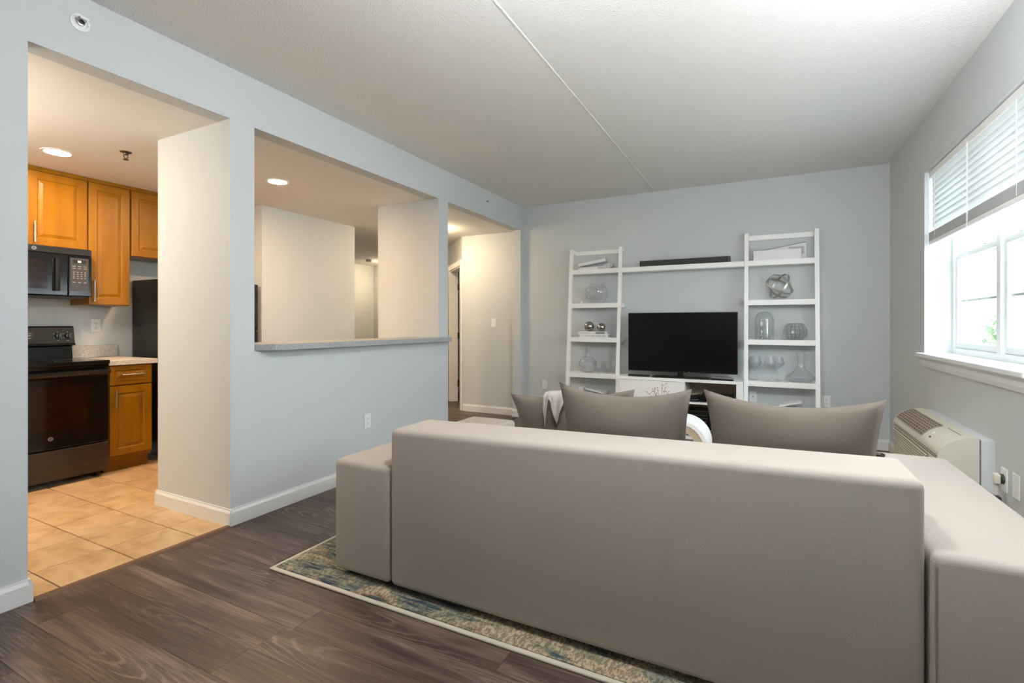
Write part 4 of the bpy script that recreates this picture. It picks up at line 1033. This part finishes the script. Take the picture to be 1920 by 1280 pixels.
# upper shelf near the hall: a wedge of two books
z = SZ[0]
t = book('white book lying under the slanting book, topmost shelf near the hall', (0.985, 5.80, z + 0.0005), 0.33, 0.11, 0.030)
t2 = book('white book leaning at a slant on the topmost shelf near the hall', (0.985, 5.795, z + 0.066), 0.34, 0.11, 0.034, 0, R(-8), 'book_white')
t2.location.z = z + 0.066
b = nb(); bx(b, (0.832, 5.742, z + 0.0315), (0.87, 5.85, z + 0.040)); 
obj('front_flap', box((1.055, 5.7415, z + 0.004), (1.145, 5.7435, z + 0.027)), 'book_grey', t)
b.free()
t = thing('rolled_paper', 'short white paper roll beside the books on the topmost shelf', 'paper roll', (1.15, 5.775, z))
b = nb(); lathe(b, [(0.026, 0), (0.030, 0), (0.030, 0.10), (0.026, 0.10), (0.026, 0)], (1.172, 5.745, z + 0.0305), 24, 'y'); obj('roll', b, 'book_white', t, smooth=False)
b = nb(); cyl(b, (1.172, 5.746, z + 0.0305), 0.0255, 0.098, 'y', 20); obj('core', b, 'book_grey', t)
t = thing('wire_bookend', 'tiny dark wire bookend at the end of the topmost shelf', 'bookend', (1.225, 5.79, z))
b = nb(); tube(b, [(1.215, 5.775, z + 0.004), (1.228, 5.78, z + 0.025), (1.240, 5.79, z + 0.060)], 0.003, 6); tube(b, [(1.228, 5.78, z + 0.025), (1.252, 5.80, z + 0.034)], 0.0025, 6); obj('wire', b, 'bronze', t)
obj('plate', box((1.195, 5.76, z + 0.0005), (1.262, 5.82, z + 0.005)), 'book_grey', t)
# upper shelf near the window: large books
book('thick white book lying flat at the front of the shelf near the window', (2.945, 5.775, z + 0.0005), 0.43, 0.095, 0.098)
t = thing('book', 'tilted white book leaning behind the thick flat book near the window', 'book', (3.02, 5.845, z), 'white books on the ladder shelves')
b = nb(); hexa(b, [(2.83, 5.835, z + 0.0005), (3.215, 5.835, z + 0.0005), (3.215, 5.862, z + 0.0005), (2.83, 5.862, z + 0.0005), (2.79, 5.835, z + 0.105), (3.205, 5.835, z + 0.172), (3.205, 5.862, z + 0.172), (2.79, 5.862, z + 0.105)]); obj('cover', fixn(b), 'book_white', t)
b = nb(); hexa(b, [(2.79, 5.832, z + 0.106), (3.205, 5.832, z + 0.173), (3.205, 5.863, z + 0.173), (2.79, 5.863, z + 0.106), (2.79, 5.832, z + 0.110), (3.205, 5.832, z + 0.177), (3.205, 5.863, z + 0.177), (2.79, 5.863, z + 0.110)]); obj('edge_strip', fixn(b), 'ink_grey', t)
obj('jacket_flap', box((3.05, 5.829, z + 0.06), (3.19, 5.8345, z + 0.135)), 'book_grey', t)
# bottom shelves: loose magazines
def magazine(label, pts, h):
    b = nb(); v0 = pts; hexa(b, [tuple(p) for p in v0] + [(p[0], p[1], p[2] + h) for p in v0])
    o = obj('magazine', fixn(b), 'book_white', None, pts[0]); tag(o, label, 'magazine', 'white magazines on the lowest shelves'); return o
zb = SZ[4] + 0.0008
def slab(label, x0, x1, y0_, y1_, zl, zr, h, cat='magazine'):
    b = nb(); hexa(b, [(x0, y0_, zl), (x1, y0_, zr), (x1, y1_, zr), (x0, y1_, zl), (x0, y0_, zl + h), (x1, y0_, zr + h), (x1, y1_, zr + h), (x0, y1_, zl + h)])
    tag(obj('magazine', fixn(b), 'book_white', None, (x0, y0_, min(zl, zr))), label, cat, 'white magazines on the lowest shelves')
slab('white magazine leaning left on the lowest shelf near the hall', 0.86, 0.90, 5.63, 5.82, zb, zb, 0.245)
slab('white magazine fanned open on the lowest shelf near the hall', 0.93, 1.16, 5.66, 5.82, zb + 0.215, zb + 0.175, 0.02)
slab('stack of white magazines under the fanned one near the hall', 0.94, 1.15, 5.66, 5.82, zb, zb, 0.174)
slab('white magazine sloping on the lowest shelf near the window', 2.96, 3.16, 5.64, 5.80, zb + 0.162, zb + 0.215, 0.02)
slab('stack of white magazines on the lowest shelf near the window', 2.97, 3.15, 5.65, 5.80, zb, zb, 0.160)

# ------------------------------------------------------------------ glass and ornaments on the shelves
def shell(prof, th=0.003):
    """closed thin-walled profile from an outer one (bottom centre first)"""
    inner = [(max(r - th, 0.0), h + (th if i == 0 or r < 1e-5 else 0)) for i, (r, h) in enumerate(prof)]
    inner = [(r if r > 1e-4 else 0.0, max(h, prof[0][1] + th)) for r, h in inner]
    return prof + inner[::-1]
def smooth_prof(pts, k=5):
    """Catmull-Rom through profile points"""
    out = []
    P = [pts[0]] + list(pts) + [pts[-1]]
    for i in range(1, len(P) - 2):
        p0, p1, p2, p3 = P[i - 1:i + 3]
        for j in range(k):
            s = j / k
            out.append(tuple(max(0.0, 0.5 * (2 * p1[c] + (p2[c] - p0[c]) * s + (2 * p0[c] - 5 * p1[c] + 4 * p2[c] - p3[c]) * s * s + (3 * p1[c] - p0[c] - 3 * p2[c] + p3[c]) * s ** 3)) if c == 0 else 0.5 * (2 * p1[c] + (p2[c] - p0[c]) * s + (2 * p0[c] - 5 * p1[c] + 4 * p2[c] - p3[c]) * s * s + (3 * p1[c] - p0[c] - 3 * p2[c] + p3[c]) * s ** 3) for c in (0, 1)))
    out.append(pts[-1]); lo = min(p[1] for p in pts); return [(a, max(h, lo)) for a, h in out]
def vessel(name, label, cat, p, pts, m, group=None, seg=36, rims=None):
    b = nb(); lathe(b, shell(smooth_prof(pts)), p, seg)
    return tag(obj(name, b, m, None, p, True), label, cat, group)
z = SZ[1] + 0.0008
t = thing('round_vase', 'squat round smoky glass vase with an open neck on the ladder shelf', 'vase', (1.033, 5.765, z))
b = nb(); lathe(b, shell(smooth_prof([(0, 0), (0.078, 0.0), (0.098, 0.035), (0.124, 0.085), (0.135, 0.128), (0.128, 0.172), (0.104, 0.202)])), (1.033, 5.730 + 0.035, z), 40); obj('bowl', b, 'smoke_glass', t, smooth=True)
t.scale = (1, 0.72, 1)
b = nb(); lathe(b, shell(smooth_prof([(0.104, 0.202), (0.084, 0.212), (0.078, 0.224), (0.092, 0.238)])[:16], 0.004), (1.033, 5.765, z), 40); obj('neck', b, 'clear_glass', t, smooth=True)
b = nb(); lathe(b, [(0, 0), (0.026, 0), (0.020, 0.018), (0.006, 0.030), (0, 0.031)], (0.850, 5.75, z), 20)
tag(obj('seashell_ornament', b, 'ceramic', None, (0.850, 5.75, z), True), 'tiny white cone ornament beside the round vase', 'ornament')
z = SZ[3] + 0.0008
t = thing('globe_bottle', 'round-bodied glass bottle with a long clear neck on the ladder shelf', 'bottle', (0.935, 5.735, z))
b = nb(); lathe(b, shell(smooth_prof([(0, 0), (0.045, 0.0), (0.078, 0.022), (0.107, 0.080), (0.100, 0.130), (0.065, 0.176), (0.030, 0.190)])), (0.935, 5.735, z), 40); obj('body', b, 'smoke_glass', t, smooth=True)
b = nb(); lathe(b, [(0.030, 0.190), (0.027, 0.200), (0.027, 0.308), (0.024, 0.308), (0.024, 0.200), (0.026, 0.190)], (0.935, 5.735, z), 28); obj('neck', b, 'clear_glass', t, smooth=True)
def stem_glass(name, label, group, p, bowl, stem_h, foot_r, m='clear_glass', scale_y=1.0):
    t = thing(name, label, 'glass', p, group)
    b = nb(); lathe(b, shell(smooth_prof([(r, h + stem_h) for r, h in bowl]), 0.0016), p, 32); obj('bowl', b, m, t, smooth=True)
    b = nb(); lathe(b, [(foot_r, 0), (foot_r, 0.0015), (0.010, 0.005), (0.0035, 0.012), (0.0032, stem_h - 0.004), (0.006, stem_h + 0.002)], p, 24); obj('stem', b, m, t, smooth=True)
    return t
gb = [(0.0, 0.0), (0.018, 0.004), (0.029, 0.030), (0.033, 0.065), (0.034, 0.090)]
GG = 'small clear goblets on the ladder shelf'
for k, (x, y_) in enumerate(((1.082, 5.70), (1.150, 5.735), (1.190, 5.69), (1.268, 5.70))):
    stem_glass('goblet', ('small clear goblet next to the round-bodied bottle', 'small clear goblet second from the round-bodied bottle', 'small clear goblet third from the round-bodied bottle', 'small clear goblet beside the inner shelf post')[k], GG, (x, y_, z), gb, 0.055, 0.030)
wb = [(0.0, 0.0), (0.022, 0.012), (0.066, 0.058), (0.064, 0.072), (0.050, 0.118), (0.047, 0.128)]
WG = 'large angular wine glasses'
stem_glass('wine_glass', 'large angular wine glass nearest the television', WG, (2.742, 5.755, z), wb, 0.115, 0.038, 'smoke_glass')
stem_glass('wine_glass', 'large angular wine glass standing in front of its neighbour', WG, (2.880, 5.656, z), [(r * 0.82, h) for r, h in wb], 0.115, 0.036, 'smoke_glass')
stem_glass('wine_glass', 'large angular wine glass nearest the decanter', WG, (2.950, 5.785, z), wb, 0.115, 0.038, 'smoke_glass')
t = thing('decanter', 'wide-based smoky glass wine decanter on the ladder shelf', 'decanter', (3.155, 5.735, z))
b = nb(); lathe(b, [(0, 0.0), (0.085, 0.0), (0.095, 0.004), (0.128, 0.040), (0.125, 0.043), (0.092, 0.010), (0, 0.008)], (3.155, 5.735, z), 44); obj('base', b, 'smoke_glass', t, smooth=False)
b = nb(); lathe(b, [(0.128, 0.040), (0.131, 0.048), (0.126, 0.056), (0.085, 0.090), (0.045, 0.128), (0.033, 0.155), (0.030, 0.200), (0.033, 0.250), (0.038, 0.298),
                    (0.035, 0.298), (0.030, 0.250), (0.027, 0.200), (0.030, 0.155), (0.042, 0.127), (0.082, 0.087), (0.123, 0.053), (0.125, 0.043)], (3.155, 5.735, z), 44); obj('body', b, 'smoke_glass', t, smooth=True)
t.scale = (1, 0.85, 1)
z = SZ[2] + 0.0008
t = thing('glass_cloche', 'tall glass dome cloche on the ladder shelf near the window', 'cloche', (2.830, 5.755, z))
b = nb(); lathe(b, shell(smooth_prof([(0.088, 0.006), (0.088, 0.10), (0.088, 0.19), (0.080, 0.238), (0.052, 0.276), (0.0, 0.288)]), 0.003)[:-1], (2.830, 5.755, z), 40); obj('dome', b, 'clear_glass', t, smooth=True)
b = nb(); lathe(b, [(0, 0), (0.094, 0), (0.094, 0.005), (0.086, 0.008), (0, 0.008)], (2.830, 5.755, z), 40); obj('base_plate', b, 'clear_glass', t)
for dx, dy in ((-0.025, 0.005), (0.03, -0.008)):
    c = (2.830 + dx, 5.755 + dy, z + 0.0082)
    b = nb(); lathe(b, [(0, 0), (0.026, 0), (0.022, 0.010), (0.007, 0.022), (0.006, 0.050), (0.012, 0.062), (0.006, 0.074), (0.006, 0.098), (0.014, 0.112), (0.012, 0.128), (0, 0.130)], c, 18); obj('candlestick', b, 'chrome', t, smooth=True)
t = thing('facet_bowl', 'round cut-glass globe bowl with square facets on the ladder shelf', 'bowl', (3.108, 5.745, z))
c = (3.108, 5.745, z + 0.003)
prof_ = [(0.062, 0.0), (0.088, 0.022), (0.102, 0.058), (0.104, 0.094), (0.092, 0.130), (0.066, 0.160)]
b = nb(); lathe(b, shell(prof_, 0.003), c, 16); obj('bowl', b, 'clear_glass', t)
b = nb()
for k in range(16):
    a = 2 * math.pi * k / 16; tube(b, [(c[0] + r * math.cos(a), c[1] + r * math.sin(a), c[2] + h) for r, h in prof_], 0.0022, 6)
for r, h in prof_: tube(b, [(c[0] + r * math.cos(2 * math.pi * k / 24), c[1] + r * math.sin(2 * math.pi * k / 24), c[2] + h + (0.002 if h == 0 else 0)) for k in range(25)], 0.0022, 6)
obj('facet_lines', b, 'chrome', t)
z = SZ[1] + 0.0008
t = thing('band_orb', 'open silver orb of interlocked metal bands on the ladder shelf', 'ornament', (2.968, 5.765, z))
c = Vector((2.968, 5.765, z + 0.139))
def ring(bm, c, r, n, w, th=0.003, seg=48, squash=1.0):
    n = Vector(n).normalized(); u = n.cross(Vector((0.13, 0.2, 1))).normalized(); v = n.cross(u)
    rows = []
    for k in range(seg):
        a = 2 * math.pi * k / seg; d = u * math.cos(a) + v * math.sin(a)
        row = []
        for (rr_, ww) in ((r, -w / 2), (r, w / 2), (r - th, w / 2), (r - th, -w / 2)):
            p = d * rr_ + n * ww; row.append(bm.verts.new(c + Vector((p.x, p.y * squash, p.z))))
        rows.append(row)
    for k in range(seg):
        a, b_ = rows[k], rows[(k + 1) % seg]
        for j in range(4): bm.faces.new((a[j], a[(j + 1) % 4], b_[(j + 1) % 4], b_[j]))
    return fixn(bm)
for k, (nn, w, r) in enumerate((((0.10, 1, 0.06), 0.006, 0.138), ((0.80, 0.38, -0.46), 0.022, 0.137), ((-0.45, 0.42, -0.80), 0.020, 0.135), ((0.62, 0.62, 0.50), 0.018, 0.133))):
    sm(obj('band', ring(nb(), c, r, nn, w, squash=0.62), 'orb_metal', t), 50)
